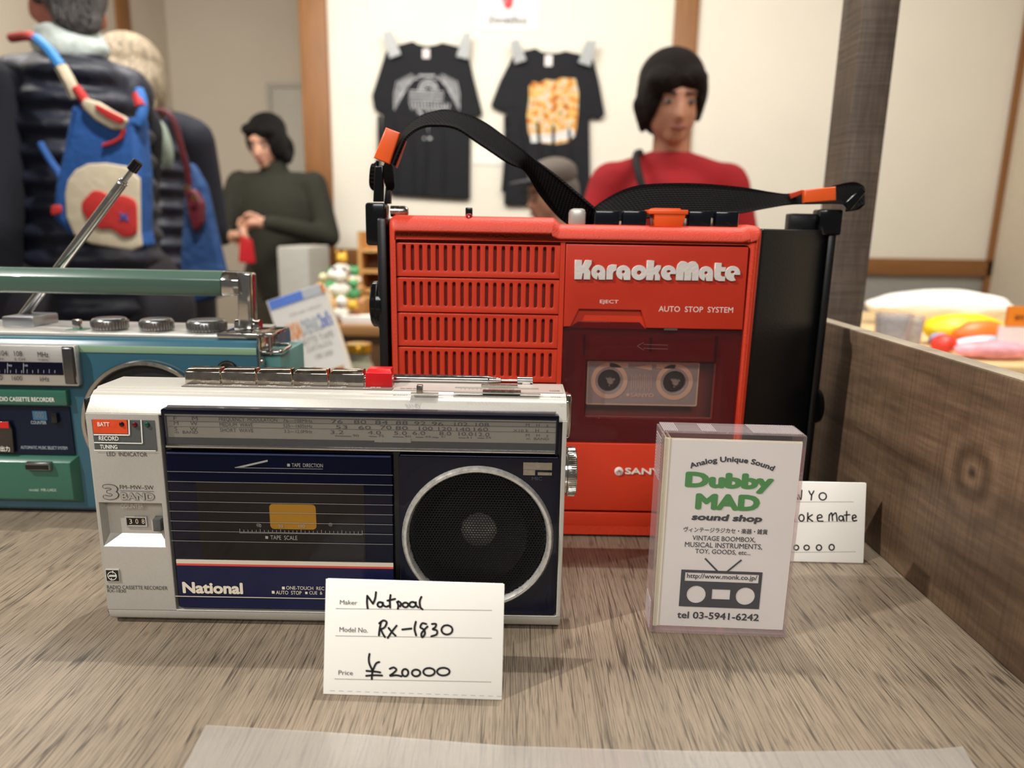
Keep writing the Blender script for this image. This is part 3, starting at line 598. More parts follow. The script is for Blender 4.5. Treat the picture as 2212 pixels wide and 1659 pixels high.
t = M(); t.text(T_, 'COUNTER', (70, 908, 103, 915), .0015); t.text(T_, 'AUTOMATIC MUSIC SELECT SYSTEM', (48, 962.5, 148, 969), .0015); t.build('bay_lettering', mat('pale blue ink', '#a9b6bc', .5), by, smooth=False)
wd = M(); f2 = [T_.uv(*p) for p in ((-60, 908), (25, 908), (33, 925), (37, 975), (-60, 972))]; wd.plate(T_, f2[::-1], (), .0012, .0035, .0004); wi = wd.build('door_window', mat('smoke brown', '#2a2622', .1, coat=.5), by)
M().slab(T_, *T_.R(-60, 908, 27, 921), .0036, .004).build('red_label', mat('red label', '#c01c1a', .4), wi)
t = M(); t.text(T_, '合出力', (-2, 960, 30, 971), .0042, bold=.02); t.text(T_, '集合出', (4, 949, 33, 958), .0042) if 0 else None; t.build('label_lettering', white_ink, wi, smooth=False)
q = T_.R(-60, 980, 178, 1084); dp = M(); dp.slab(T_, q[0]-.2, q[1], q[2], q[3], -.0005, .0055, .0045); dp = dp.build('lower_door', green, tr, bevel=.0004)
bg = M().slab(T_, *T_.R(70, 991, 125, 1009), .005, .0085, .0006).build('badge', mat('badge chrome', '#aaa9a6', .2, .9), dp, bevel=.0004)
M().slab(T_, *T_.R(73, 996, 122, 1006), .0083, .0088).build('badge_field', gloss_black, bg)
M().text(T_, 'model  MR-U4SX', (75, 1049, 133, 1055), .0058).build('model_lettering', mat('pale green ink', '#b5c4b5', .5), dp, smooth=False)
# speaker
cu_, cv_ = T_.uv(325, 918); rr = T_.uv(468, 918)[0]-cu_
ring = M(); n = 96; pr = [(rr-.0045, -.0002), (rr-.004, .003), (rr-.003, .0042), (rr-.0008, .0042), (rr+.0002, .002), (rr+.0002, -.0003)]
ring.rings([[T_.w(cu_+r*math.cos(2*math.pi*i/n), cv_+r*math.sin(2*math.pi*i/n), h) for i in range(n)] for r, h in pr], cap=False); sr = ring.build('speaker_ring', chrome, tr)
gm = mat('black mesh cloth', '#08080a', .5, .2, bump=(1800, .6, .0006)); M().lathe(T_.w(cu_, cv_, -.0002), T_.n, [(0, rr-.004), (.0006, rr-.004), (.0016, rr-.02), (.002, 0)], 64).build('speaker_grille', gm, sr)
mu, mv = T_.uv(492, 801); M().lathe(T_.w(mu, mv, 0), T_.n, [(0, .0072), (.0008, .0072), (.0009, .0058), (.0004, .005), (.0004, 0)], 40).build('microphone_ring', gloss_black, tr)
M().lathe(T_.w(mu, mv, .0006), T_.n, [(0, .0062), (.0007, .0061), (.0007, .0058), (0, .0056)], 40, cap=False).build('thin_ring', chrome, tr)
# top controls
for px, pw, h in ((239, 70, .0085), (340, 66, .0085), (448, 79, .0085)):
    yk = .500; c0 = P(px, 716, yk); r = pw/2/FPX*(yk*1.02)
    k = M().lathe((c0.x, yk, TZ), (0, 0, 1), [(0, r*.9), (.0012, r*.98), (.0014, r), (h-.0018, r), (h-.0005, r*.93), (h, r*.85), (h+.0002, 0)], 48)
    k = k.build('knob', mat('knob silver', '#8f908f', .25, .85), tr)
    kn = M()
    for i in range(36):
        a = 2*math.pi*i/36; x, y = c0.x+r*math.cos(a), yk+r*math.sin(a); kn.lathe((x, y, TZ+.0012), (0, 0, 1), [(0, .0006), (h-.0032, .0006)], 6)
    kn.build('knurling', chrome, k)
sw = P(168, 712, .497); M().box(sw.x-.0055, sw.x+.0075, .491, .503, TZ-.001, TZ+.0004).build('switch_slot', mat('green slot', '#5d8a76', .4), tr)
M().box(sw.x-.0022, sw.x+.003, .494, .499, TZ, TZ+.0075).build('switch_lever', chrome, tr, bevel=.0012)
ab0, ab1 = P(10, 712, .505).x, P(78, 712, .505).x
M().box(ab0, ab1, .503, .532, TZ, TZ+.0075).build('antenna_base', mat('grey silver block', '#9c9da0', .3, .7), tr, bevel=.0012)
AYT = .522; a0 = P(34, 704, AYT); a1 = P(264, 396, AYT); a2 = P(283, 368, AYT); a3 = P(293, 350, AYT)
d = (a1-a0).normalized(); L1 = (a1-a0).length; L2 = (a2-a0).length; L3 = (a3-a0).length+.0015
am = M().lathe(a0, d, [(0, .0022), (.003, .0034), (L1*.55, .0034), (L1-.001, .0033), (L1, .0030), (L1+.0004, .0036), (L1+.0014, .0036), (L1+.0018, .0026), (L1+.003, .0026), (L1+.0032, .0018), (L2, .0018)], 24).build('telescopic_antenna', chrome, tr)
M().lathe(a0+d*L2, d, [(0, .0032), (.0002, .0036), (L3-L2-.0006, .0036), (L3-L2, .0030)], 24).build('antenna_tip', gloss_black, am)
# carrying handle
HYY = .497; HB = vf(HYY); h0 = P(-40, 602, HYY); h1 = P(487, 612, HYY); hb = M(); zc = h1.z; hx = h1.x
pr = [(-.007, -.0085), (.007, -.0085), (.0085, -.006), (.0085, .004), (.006, .0085), (-.004, .0085), (-.0085, .003), (-.0085, -.006)]
hb.prism([(TXL-.0, HYY+a, zc+b_) for a, b_ in pr], [(hx, HYY+a, zc+b_) for a, b_ in pr])
hb = hb.build('handle_bar', mat('green handle', '#445c50', .28, coat=.4, var=(20, .05)), tr, bevel=.0008)
cp = M(); cp.prism([(hx, HYY+a, zc+b_) for a, b_ in pr], [(hx+.012, HYY+a*.95, zc+b_*.95) for a, b_ in pr]); cp.build('handle_cap', chrome, tr, bevel=.0008)
lx = P(524, 650, HYY).x; lt = zc+.0085; lb0 = P(541, 742, .50)
lg = M(); lg.prism([(hx+.010, HYY-.006, lt), (hx+.010, HYY+.006, lt), (hx+.020, HYY+.006, lt-.001), (hx+.020, HYY-.006, lt-.001)][::-1], [(lb0.x-.006, .494, TZ+.002), (lb0.x-.006, .506, TZ+.002), (lb0.x+.004, .506, TZ+.002), (lb0.x+.004, .494, TZ+.002)][::-1])
lg.build('handle_leg', chrome, tr, bevel=.0015, seg=3)
hp = P(490, 735, .485); M().box(hp.x-.004, TXR-.001, .478, .512, TZ-.0015, TZ+.002).build('hinge_plate', chrome, tr, bevel=.0008)
M().lathe((lb0.x-.009, .500, TZ+.0045), (1, 0, 0), [(0, .0045), (.017, .0045)], 20).build('hinge_barrel', chrome, tr)
# strap lug on the right end
lu = M(); x0 = TXR; lu.box(x0-.0005, x0+.0012, YT+.002, .516, TZ-.026, TZ+.002); lu.box(x0+.001, x0+.009, YT+.006, .512, TZ-.0005, TZ+.0022); lu.build('lug_plate', chrome, tr, bevel=.0006)
M().tube(spline([(x0+.001, YT+.008, TZ-.011), (x0+.011, YT+.008, TZ-.0108), (x0+.0135, YT+.012, TZ-.0105), (x0+.0135, YT+.028, TZ-.0102), (x0+.011, YT+.033, TZ-.010), (x0+.001, YT+.034, TZ-.010)]), .0013).build('strap_ring', chrome, tr)
M().tube([(x0+.006, YT+.010, TZ-.013), (x0+.006, YT+.010, TZ+.001)], .0016).lathe((x0+.0008, YT+.006, TZ-.017), (1, 0, 0), [(0, .0028), (.0012, .0026), (.0018, .001)], 16).build('lug_pin', chrome, tr)
M().box(x0+.0005, x0+.012, YT+.012, .54, TZ-.05, TZ-.013).build('socket_block', mat('light teal', '#5f9a96', .3), tr, bevel=.001)
# ---------------------------------------------------------------- red karaoke recorder
YR = .4485; Q = vf(YR)
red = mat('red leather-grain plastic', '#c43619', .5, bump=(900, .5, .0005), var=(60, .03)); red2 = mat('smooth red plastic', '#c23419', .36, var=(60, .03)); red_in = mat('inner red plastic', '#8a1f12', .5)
blk = mat('black leather-grain plastic', '#0d0d0f', .35, bump=(900, .5, .0004))
RXL, RXR = Q.uv(838, 640)[0], Q.uv(1636, 640)[0]
RZ = .2065; ZB = .0035; ZS = Q.uv(1400, 487)[1]
rd_ = thing('cassette_recorder', (.06, .49, 0), 'bright red cassette recorder with black sides and a webbing strap', 'recorder')
us = Q.uv(1212, 480)[0]; ue = Q.uv(1606, 480)[0]
out = roundpoly([(RXL+.001, ZB), (RXR, ZB), (RXR+.0012, RZ+.0008), (ue+.0045, RZ+.0018), (ue, ZS), (us, ZS), (us-.004, RZ+.004), (RXL+.0005, RZ+.004)], [.005, .005, .006, .003, .001, .001, .003, .006])
gx0, gz0, gx1, gz1 = Q.R(852, 518, 1210, 1150); px0, px1 = Q.uv(1217, 700)[0], Q.uv(1608, 700)[0]
ztop = Q.uv(1240, 523)[1]; zlid0, zlid1 = Q.uv(1400, 958)[1], Q.uv(1400, 709)[1]; ztab = Q.uv(1310, 669)[1]
sh = M(); RR = .0048; hole_ = rrect(gx0, Q.uv(1030, 1150)[1], px1, ztop, .004); rg = [[Q.w(a, b_, -.026) for a, b_ in out]]
def shr(q, c_): return [(a, b_-.0062*c_*max(0, min(1, (b_-RZ+.03)/.03))) for a, b_ in q]
for k in range(9): th = math.pi/2*k/8; cs_ = 1-math.cos(th); rg.append([Q.w(a, b_, -.0085+.0085*math.sin(th)) for a, b_ in shr(inset(out, RR*cs_), cs_)])
sh.rings(rg, cap=False); sh.plate(Q, shr(inset(out, RR), 1), [hole_], -.00002, 0)
sh.rings([[Q.w(a, b_, 0) for a, b_ in hole_], [Q.w(a, b_, -.008) for a, b_ in hole_]], cap=False); sh.build('front_shell', red, rd_)
# recessed red floor behind
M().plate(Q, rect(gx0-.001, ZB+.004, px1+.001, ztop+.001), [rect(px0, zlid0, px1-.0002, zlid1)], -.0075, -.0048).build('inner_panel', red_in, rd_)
# grille with slots
gp = M(); rows_ = ((528, 584, 534, 590), (608, 662, 613, 664), (684, 737, 690, 740), (758, 811, 764, 814)); xa0, xa1 = 873, 1194.5; ho = []
for k, (t0, b0, t1, b1) in enumerate(rows_):
    za = (Q.uv(873, t0)[1]+Q.uv(1194, t1)[1])/2; zb_ = (Q.uv(873, b0)[1]+Q.uv(1194, b1)[1])/2
    ul, ur = Q.uv(873+k*1.6, (t0+b0)/2)[0], Q.uv(1194.5-k*2, (t1+b1)/2)[0]
    for i in range(19):
        u = ul+(ur-ul)*i/18; ho.append(rrect(u-.00098, zb_, u+.00098, za, .00095, 3))
zg = [Q.uv(1030, y)[1] for y in (523, 601, 677.5, 751.5, 826)]
for k in range(4):
    g_ = M(); hs = [h for h in ho if zg[k+1] < h[0][1] < zg[k]]
    g_.plate(Q, rect(gx0+.0014, zg[k+1]+.0004, Q.uv(1206, 700)[0], zg[k]-.0004 if k else zg[k]-.0012), hs, -.0035, -.0006, .0004)
    g_.build('speaker_grille', red2, rd_)
M().plate(Q, rect(gx0+.0014, Q.uv(1030, 1105)[1], Q.uv(1206, 700)[0], zg[4]-.0005), (), -.0035, -.0006, .0004).build('lower_left_panel', red2, rd_)
ux = Q.uv(1206, 700)[0]
M().slab(Q, ux, ZB+.008, px0-.0003, ztop-.0002, -.0048, -.0008).build('divider', red2, rd_)
tabpts = [Q.uv(*p) for p in ((1218, 527), (1609, 533), (1609, 709), (1398, 705), (1384, 668), (1250, 666), (1232, 703), (1218, 703))]
zt_ = ztop-.0012; ta = [(px0+.0002, zt_), (px1-.0012, zt_), (px1-.0006, zlid1), (Q.uv(1397, 700)[0], zlid1), (Q.uv(1385, 668)[0], ztab), (Q.uv(1251, 668)[0], ztab), (Q.uv(1233, 700)[0], zlid1), (px0+.0002, zlid1)]
M().plate(Q, ta[::-1], (), -.004, -.0004, .0006).build('name_panel', mat('shaded red plastic', '#b8301c', .3, var=(60, .03)), rd_)  # red deepened towards crimson, painting in the shadow on this panel
M().slab(Q, px0, zlid1-.001, px1, ztab+.001, -.0048, -.0030).build('eject_recess', red2, rd_)
M().slab(Q, *Q.R(1435, 707, 1464, 714), -.002, -.0008).build('latch', mat('latch grey', '#6f6a64', .3, .6), rd_)
KX = lambda a, b_: Q.uv(1180+a*.3014, 400+b_*.3014)
def glyph(t, x0, x1, y0, y1, outer, holes=()):
    u0, v1 = KX(x0, y0); u1, v0 = KX(x1, y1); f = lambda L_: [(u0+a*(u1-u0), v0+b_*(v1-v0)) for a, b_ in L_]
    t.plate(Q, f(outer), [f(h) for h in holes], -.0005, .0010, .0002)
def arcp(cx, cy, rx, ry, a0, a1, n=14): return [(cx+rx*math.cos(R_(a0+(a1-a0)*i/n)), cy+ry*math.sin(R_(a0+(a1-a0)*i/n))) for i in range(n+1)]
ga = (arcp(.5, .5, .5, .5, 0, 180)+arcp(.5, .5, .5, .5, 180, 262, 8)+[(.47, .30), (.55, .0), (1, 0)], [arcp(.5, .55, .11, .11, 0, 345, 12)])
ge = (arcp(.5, .5, .5, .5, -8, -330, 26)[::-1][1:]+[(.55, .40), (1.0, .40)], [arcp(.52, .58, .12, .09, 0, 345, 12)])
ge = (arcp(.5, .5, .5, .5, 0, 300, 26)+[(.60, .30), (.62, .42), (.99, .42)], [arcp(.5, .60, .13, .09, 0, 345, 12)])
t = M()
glyph(t, 205, 320, 535, 676, [(0, 0), (0, 1), (.42, 1), (.42, .66), (.62, 1), (1, 1), (1, .80), (.84, .55), (.95, .40), (.95, 0), (.55, 0), (.55, .32), (.50, .32), (.44, 0)])
for a, b_ in ((324, 421), (502, 601), (1094, 1190)): k = (a-322)*.012; glyph(t, a, b_, 571+k, 678+k, *ga)
glyph(t, 433, 499, 567, 677, [(0, 0), (0, .5), (.05, .75), (.2, .92), (.5, 1), (1, 1), (1, .62), (.72, .52), (.66, .4), (.66, 0)])
glyph(t, 611, 717, 572, 682, arcp(.5, .5, .5, .5, 0, 348, 30), [arcp(.5, .5, .14, .14, 0, 345, 14)])
glyph(t, 721, 815, 538, 682, [(0, 0), (0, 1), (.5, 1), (.5, .60), (.72, .76), (1, .76), (1, .60), (.84, .40), (.98, .22), (.98, 0), (.6, 0), (.6, .28), (.54, .28), (.48, 0)])
glyph(t, 824, 925, 574, 683, *ge)
glyph(t, 934, 1088, 543, 684, [(0, 0), (0, .55), (.05, .82), (.18, .98), (.3, 1), (.42, .96), (.5, .88), (.58, .96), (.7, 1), (.82, .98), (.95, .82), (1, .55), (1, 0), (.70, 0), (.695, .42), (.68, .42), (.675, 0), (.36, 0), (.355, .42), (.34, .42), (.335, 0)])
glyph(t, 1201, 1278, 556, 688, [(.08, .25), (.08, 1), (.62, 1), (.62, .78), (1, .78), (1, .52), (.62, .52), (.62, .36), (.72, .26), (1, .26), (1, 0), (.5, 0), (.2, .07)])
glyph(t, 1283, 1383, 578, 689, *ge)
t.build('name_lettering', mat('raised silver letters', '#d9d0c8', .35, .2, bump=(500, .4)), rd_, smooth=False)
pwi = mat('pink white ink', '#e2c3b8', .45); t = M(); t.text(Q, 'EJECT', (1296, 648, 1336, 657.5), -.0003, bold=.01); t.build('eject_lettering', pwi, rd_, smooth=False); t = M(); t.text(Q, 'AUTO  STOP  SYSTEM', (1423, 662.5, 1584, 674.5), -.0003, bold=.01); t.build('panel_lettering', pwi, rd_, smooth=False)
# cassette compartment
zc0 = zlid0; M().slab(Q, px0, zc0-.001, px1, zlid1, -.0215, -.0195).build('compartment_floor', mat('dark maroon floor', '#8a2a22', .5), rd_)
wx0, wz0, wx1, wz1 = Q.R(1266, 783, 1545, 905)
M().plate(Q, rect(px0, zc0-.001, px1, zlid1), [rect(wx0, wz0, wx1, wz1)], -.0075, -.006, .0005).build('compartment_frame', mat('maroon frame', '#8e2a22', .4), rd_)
for x, y0, y1 in ((1264, 725, 770), (1409, 732, 762), (1552, 728, 785)):
    M().slab(Q, *Q.R(x-3, y0, x+2, y1), -.006, -.0045).build('rib', mat('dark rib', '#38100f', .5), rd_)
cs = M(); cx0, cz0, cx1, cz1 = Q.R(1270, 786, 1517, 884); c = -.0095
h1_ = [Q.uv(1320, 829), Q.uv(1464, 832)]; hr_ = (Q.uv(1345, 829)[0]-Q.uv(1295, 829)[0])/2
cs.plate(Q, rrect(cx0, cz0, cx1, cz1, .0012), [circ(*h, hr_, 28) for h in h1_], c-.004, c, .0003)
cs = cs.build('tape_cassette', mat('grey cassette shell', '#a39c98', .35, var=(40, .05)), rd_)
t = M(); f1 = c+.0003
t.plate(Q, rrect(cx0+.0003, cz0+.0003, cx1-.0003, cz1-.0003, .001), [rrect(cx0+.001, cz0+.001, cx1-.001, cz1-.001, .0008)], c, f1)
for h in h1_: t.plate(Q, circ(*h, hr_*1.62, 32), [circ(*h, hr_*1.24, 32)], c, f1)
for a, b_ in (((1321, 790), (1362, 800)), ((1424, 793), (1466, 802))): t.slab(Q, *Q.R(a[0], a[1], b_[0], b_[1]), c, f1)
p3 = [Q.uv(*p) for p in ((1373, 799), (1414, 793), (1414, 806))]; t.poly([Q.w(*p, f1) for p in p3], [(0, 1, 2)])
for i in range(10): x = 1369+i*4.8; e = (6, 2, 8, 3, 10, 2, 8, 4, 9, 2)[i]; t.line(Q, [(x, 815-e*.0+(8-e)*.6), (x, 850-(8-e)*.8)], .0003, f1)
t.text(Q, 'SANYO', (1367, 856.5, 1418, 865), f1, bold=.02); t.plate(Q, circ(*Q.uv(1361, 860), .0011, 14), (), c, f1)
t.build('cassette_label', mat('tan print', '#e2c4a6', .4), cs, smooth=False)
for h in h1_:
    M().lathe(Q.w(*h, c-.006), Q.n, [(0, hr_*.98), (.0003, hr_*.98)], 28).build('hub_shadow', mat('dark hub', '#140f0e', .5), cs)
    sp_ = M().lathe(Q.w(h[0]+.001, h[1]-.0008, c-.0055), Q.n, [(0, .0022), (.004, .0022), (.0048, .0015), (.0048, 0)], 20)
    for k in range(3): a = 2*math.pi*k/3+.4; sp_.slab(Fr(Q.w(h[0]+.001, h[1]-.0008, c-.0055), Q.u*math.cos(a)+Q.v*math.sin(a), -Q.u*math.sin(a)+Q.v*math.cos(a)), .0012, -.0005, .0034, .0005, 0, .003)
    sp_.build('spindle', mat('grey spindle', '#9b958f', .35), rd_)
lid = [(px0-.0005, zlid0), (px1-.0008, zlid0), (px1-.0003, zlid1-.0008), (Q.uv(1395, 700)[0], zlid1-.0004), (Q.uv(1383, 694)[0], Q.uv(1310, 696)[1]), (Q.uv(1250, 694)[0], Q.uv(1310, 696)[1]), (Q.uv(1232, 707)[0], zlid1-.0004), (px0-.0005, zlid1-.0008)]
def smoky():
    m = clear('smoked lid', '#e6c0be', .12, '#6a484b', rough=.05, ior=1.5); return m
def smoky2(): return clear('clear window lid', '#f6f0ef', .05, '#9a9290', rough=.04, ior=1.5)
M().plate(Q, lid, [rrect(wx0, wz0, wx1, wz1, .001)], -.003, -.0012, .0004).build('cassette_lid', smoky(), rd_)
M().plate(Q, rrect(wx0, wz0, wx1, wz1, .001), (), -.003, -.0018, .0003).build('lid_window', smoky2(), rd_)
t = M(); t.line(Q, [(1377, 748), (1391, 740), (1391, 744.5), (1443, 746), (1443, 754.5), (1391, 753), (1391, 757), (1377, 748)], .00025, -.0009); t.build('arrow_mark', mat('faint arrow', '#7d5a58', .3), rd_, smooth=False)
# lower panels
M().plate(Q, rect(px0+.0002, Q.uv(1400, 1105)[1], px1-.0006, zlid0-.0006), (), -.004, -.0004, .0006).build('brand_panel', red2, rd_)
M().plate(Q, rect(gx0+.0012, Q.uv(1400, 1149)[1]+.0012, px1-.0006, Q.uv(1400, 1110)[1]), (), -.004, -.0006, .0006).build('foot_panel', red2, rd_)
t = M(); t.text(Q, 'SANYO', (1351, 1012, 1451, 1024.5), -.0006, bold=.03, ext=.0010); t.build('brand_lettering', mat('white relief', '#ded6cd', .35), rd_)
lc = Q.uv(1337, 1018); t = M(); t.lathe(Q.w(*lc, -.0006), Q.n, [(0, .0029), (.001, .0029), (.0013, .0024)], 24); t.build('brand_disc', mat('white disc', '#ded6cd', .35), rd_)
t = M()
for a in (-55, -25, 25, 55): t.line(Q, [(lc[0], lc[1]+.0008), (lc[0]+.0026*math.sin(R_(a)), lc[1]-.0022*math.cos(R_(a)))], .00028, .0009, px=False)
t.line(Q, [(lc[0]-.0024, lc[1]-.0004), (lc[0], lc[1]+.0013), (lc[0]+.0024, lc[1]-.0004)], .00028, .0009, px=False); t.build('disc_rays', red_in, rd_, smooth=False)
# black body: widens towards the back on the right
YB = .527; XB = P(1790, 480, YB-.004).x
bb = M(); z0, z1 = .0, RZ-.0005
pl_ = [(RXL-.0002, YR+.0265), (RXR+.0014, YR+.0265), (RXR+.0014, YR+.0075), (RXR+.004, YR+.009), (XB-.001, YB-.006), (XB-.001, YB), (RXL-.002, YB)]
bb.prism([(x, y, z0) for x, y in pl_], [(x, y, z1) for x, y in pl_]); bb.build('body', blk, rd_, bevel=.003, seg=3)
rf = M(); rf.box(XB-.0015, XB+.0045, YB-.010, YB+.008, 0, RZ-.0015); rf.build('rear_rim', black_ab, rd_, bevel=.0015)
rk = P(1764, 873, YB); M().lathe((XB+.003, YB-.004, rk.z), (1, 0, 0), [(0, .014), (.0035, .013), (.004, .011), (.004, 0)], 32).build('side_dial', black_ab, rd_)
M().box(RXL-.0075, RXL-.0012, YR+.006, YB, .0, Q.uv(820, 470)[1]).build('left_rim', black_ab, rd_, bevel=.002)
kz = P(800, 660, YR+.012).z; kx_ = RXL-.006
M().lathe((kx_, YR+.022, kz), (-1, 0, 0), [(0, .0165), (.003, .0165), (.004, .0155), (.0042, .0150), (.0068, .0148), (.0076, .0138), (.0076, 0)], 48).build('side_knob', gloss_black, rd_)
# top keys
KY = YR+.010; KF = vf(KY)
def tkey(x0, x1, y0, name, m, y1=491, d=.014, bev=.001): u0, v0, u1, v1 = KF.R(x0, y0, x1, y1); return M().box(u0, u1, KY, KY+d, v0, v1).build(name, m, rd_, bevel=bev)
tkey(1231, 1266, 450, 'silver_key', mat('silver key', '#b5b0a6', .3, .3), bev=.0025)
bkk = mat('blue black key', '#0b0f16', .12)
for x0, x1, y in ((1285, 1338, 455), (1345, 1397, 455), (1488, 1537, 456), (1546, 1596, 457)): tkey(x0, x1, y, 'key', bkk)
og = mat('orange key', '#e4561a', .35); u0, v0, u1, v1 = KF.R(1412, 462, 1478, 491)
ok = M().prism([(u0+.001, KY-.001, v0), (u1-.001, KY-.001, v0), (u1-.001, KY+.013, v0), (u0+.001, KY+.013, v0)], [(u0-.0005, KY-.002, v1), (u1+.0005, KY-.002, v1), (u1+.0005, KY+.013, v1), (u0-.0005, KY+.013, v1)])
a0_, b0_, a1_, b1_ = KF.R(1400, 451, 1485, 463); ok.box(a0_, a1_, KY-.0028, KY+.014, b0_, b1_-.0006); a2_, _, a3_, _ = KF.R(1411, 451, 1470, 463)
for i in range(7): ok.box(a2_, a3_, KY-.001+i*.002, KY+.0002+i*.002, b1_-.0008, b1_+.0003)
ok.build('orange_key', og, rd_, bevel=.0006)
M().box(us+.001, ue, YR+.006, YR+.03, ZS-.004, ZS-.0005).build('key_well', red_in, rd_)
sw = P(1013, 452, YR+.012); M().box(sw.x-.0022, sw.x+.0022, YR+.011, YR+.015, RZ, sw.z+.001).build('record_switch', gloss_black, rd_, bevel=.0006)
lp = P(1013, 458, YR+.0065); M().lathe((lp.x, YR+.0065, RZ+.002), (0, 0, 1), [(0, .0022), (.0024, .0021), (.0034, .0013), (.0037, 0)], 16).build('lamp', mat('dark red lamp', '#8a0a0c', .1, coat=.5), rd_)
# left lug, ring and strap hardware
l0 = P(792, 500, YR+.014); l1 = P(834, 445, YR+.014)
M().box(l0.x, l1.x, YR+.010, YR+.026, P(812, 530, YR+.014).z, P(812, 438, YR+.014).z).build('strap_lug', gloss_black, rd_, bevel=.0018)
YG = YR+.018; GF = vf(YG)
def gq(pts, c0, c1, name, m, bev=.0008, fr=None): fr = fr or GF; p = [fr.uv(*q) for q in pts]; return M().plate(fr, p[::-1], (), c0, c1, bev).build(name, m, rd_)
gq(((808, 436), (812, 360), (830, 358), (829, 436)), -.002, .004, 'ring_post', gloss_black)
gq(((829, 440), (832, 405), (843, 405), (843, 440)), -.006, .000, 'ring_post', black_ab)
a = P(858, 446, YG); M().lathe((a.x-.004, YG, a.z-.003), (1, 0, 0), [(0, .0035), (.009, .0035), (.011, .002)], 16).build('lug_screw', worn_chrome, rd_)
oc = mat('orange clip', '#e35a22', .3, var=(80, .03))
gq(((837, 278), (868, 290), (846, 358), (811, 343)), .001, .007, 'strap_clip', oc, .0012)
gq(((871, 300), (876, 303), (855, 362), (850, 356)), -.007, .001, 'strap_clip', oc, .0006)
# webbing strap
web = mat('black webbing', '#080707', .8, spec=.15); nt, bs = nodes_of(web); L = nt.links
uvn = nt.nodes.new('ShaderNodeUVMap'); mpn = nt.nodes.new('ShaderNodeMapping'); mpn.inputs['Rotation'].default_value = (0, 0, R_(0)); L.new(uvn.outputs[0], mpn.inputs[0])
w1 = nt.nodes.new('ShaderNodeTexWave'); w1.bands_direction = 'X'; w1.inputs['Scale'].default_value = 130; w2 = nt.nodes.new('ShaderNodeTexWave'); w2.bands_direction = 'Y'; w2.inputs['Scale'].default_value = 170
sk = nt.nodes.new('ShaderNodeMapping'); sk.inputs['Rotation'].default_value = (0, 0, R_(20)); L.new(uvn.outputs[0], sk.inputs[0])
L.new(sk.outputs[0], w1.inputs[0]); L.new(mpn.outputs[0], w2.inputs[0]); mm = nt.nodes.new('ShaderNodeMath'); mm.operation = 'MULTIPLY'; L.new(w1.outputs['Fac'], mm.inputs[0]); L.new(w2.outputs['Fac'], mm.inputs[1])
bpn = nt.nodes.new('ShaderNodeBump'); bpn.inputs['Strength'].default_value = 1; bpn.inputs['Distance'].default_value = .0009; L.new(mm.outputs[0], bpn.inputs['Height']); L.new(bpn.outputs[0], bs.inputs['Normal'])
def ribbon(pairs, name, m, parent, th=.0016, n=10):
    A = spline([P(a[0], a[1], a[2]) for a, b_ in pairs], n); B = spline([P(b_[0], b_[1], b_[2]) for a, b_ in pairs], n); k = len(A); K = 6
    bm = bmesh.new(); off = wloc(parent); uvl = bm.loops.layers.uv.new('UVMap'); grid = []; dist = [0]
    for i in range(1, k): dist.append(dist[-1]+((A[i]+B[i])/2-(A[i-1]+B[i-1])/2).length)
    nr_ = []
    for i in range(k):
        tt = ((A[min(i+1, k-1)]+B[min(i+1, k-1)])-(A[max(i-1, 0)]+B[max(i-1, 0)])).normalized(); nn = tt.cross(B[i]-A[i])
        nn = nn.normalized() if nn.length > 1e-9 else V((0, -1, 0)); nr_.append(nn)
    for i in range(k): grid.append([[bm.verts.new(A[i].lerp(B[i], j/K)+nr_[i]*(th/2*sd)-off) for j in range(K+1)] for sd in (1, -1)])
    def f(vs, uvs):
        fc = bm.faces.new(vs); fc.smooth = True
        for l, u in zip(fc.loops, uvs): l[uvl].uv = u
    W = .028
    for i in range(k-1):
        for sd in (0, 1):
            for j in range(K):
                g_ = [grid[i][sd][j], grid[i][sd][j+1], grid[i+1][sd][j+1], grid[i+1][sd][j]]; u = [(dist[i], W*j/K), (dist[i], W*(j+1)/K), (dist[i+1], W*(j+1)/K), (dist[i+1], W*j/K)]
                if sd: g_.reverse(); u.reverse()
                f(g_, u)
        for j in (0, K): f([grid[i][0][j], grid[i+1][0][j], grid[i+1][1][j], grid[i][1][j]][::1 if j else -1], [(dist[i], 0), (dist[i+1], 0), (dist[i+1], .002), (dist[i], .002)])
    me = bpy.data.meshes.new(name); bm.to_mesh(me); bm.free(); me.materials.append(m); o = bpy.data.objects.new(name, me); C.objects.link(o); o.parent = parent; return o
y0 = YR+.018
ribbon([((842, 352, y0), (852, 358, y0-.01)), ((860, 312, y0+.004), (868, 318, y0-.012)), ((872, 284, y0+.012), (880, 296, y0-.010)), ((900, 257, y0+.022), (905, 278, y0-.002)), ((938, 242, y0+.028), (935, 272, y0+.006)), ((975, 240, y0+.030), (985, 278, y0+.010)), ((1040, 262, y0+.030), (1038, 312, y0+.012)),
        ((1100, 304, y0+.028), (1095, 350, y0+.014)), ((1160, 348, y0+.026), (1135, 372, y0+.030)), ((1205, 382, y0+.020), (1165, 418, y0+.040)), ((1250, 420, y0+.016), (1205, 466, y0+.042)), ((1280, 446, y0+.014), (1240, 492, y0+.042)), ((1300, 462, y0+.016), (1275, 510, y0+.042))], 'strap', web, rd_)
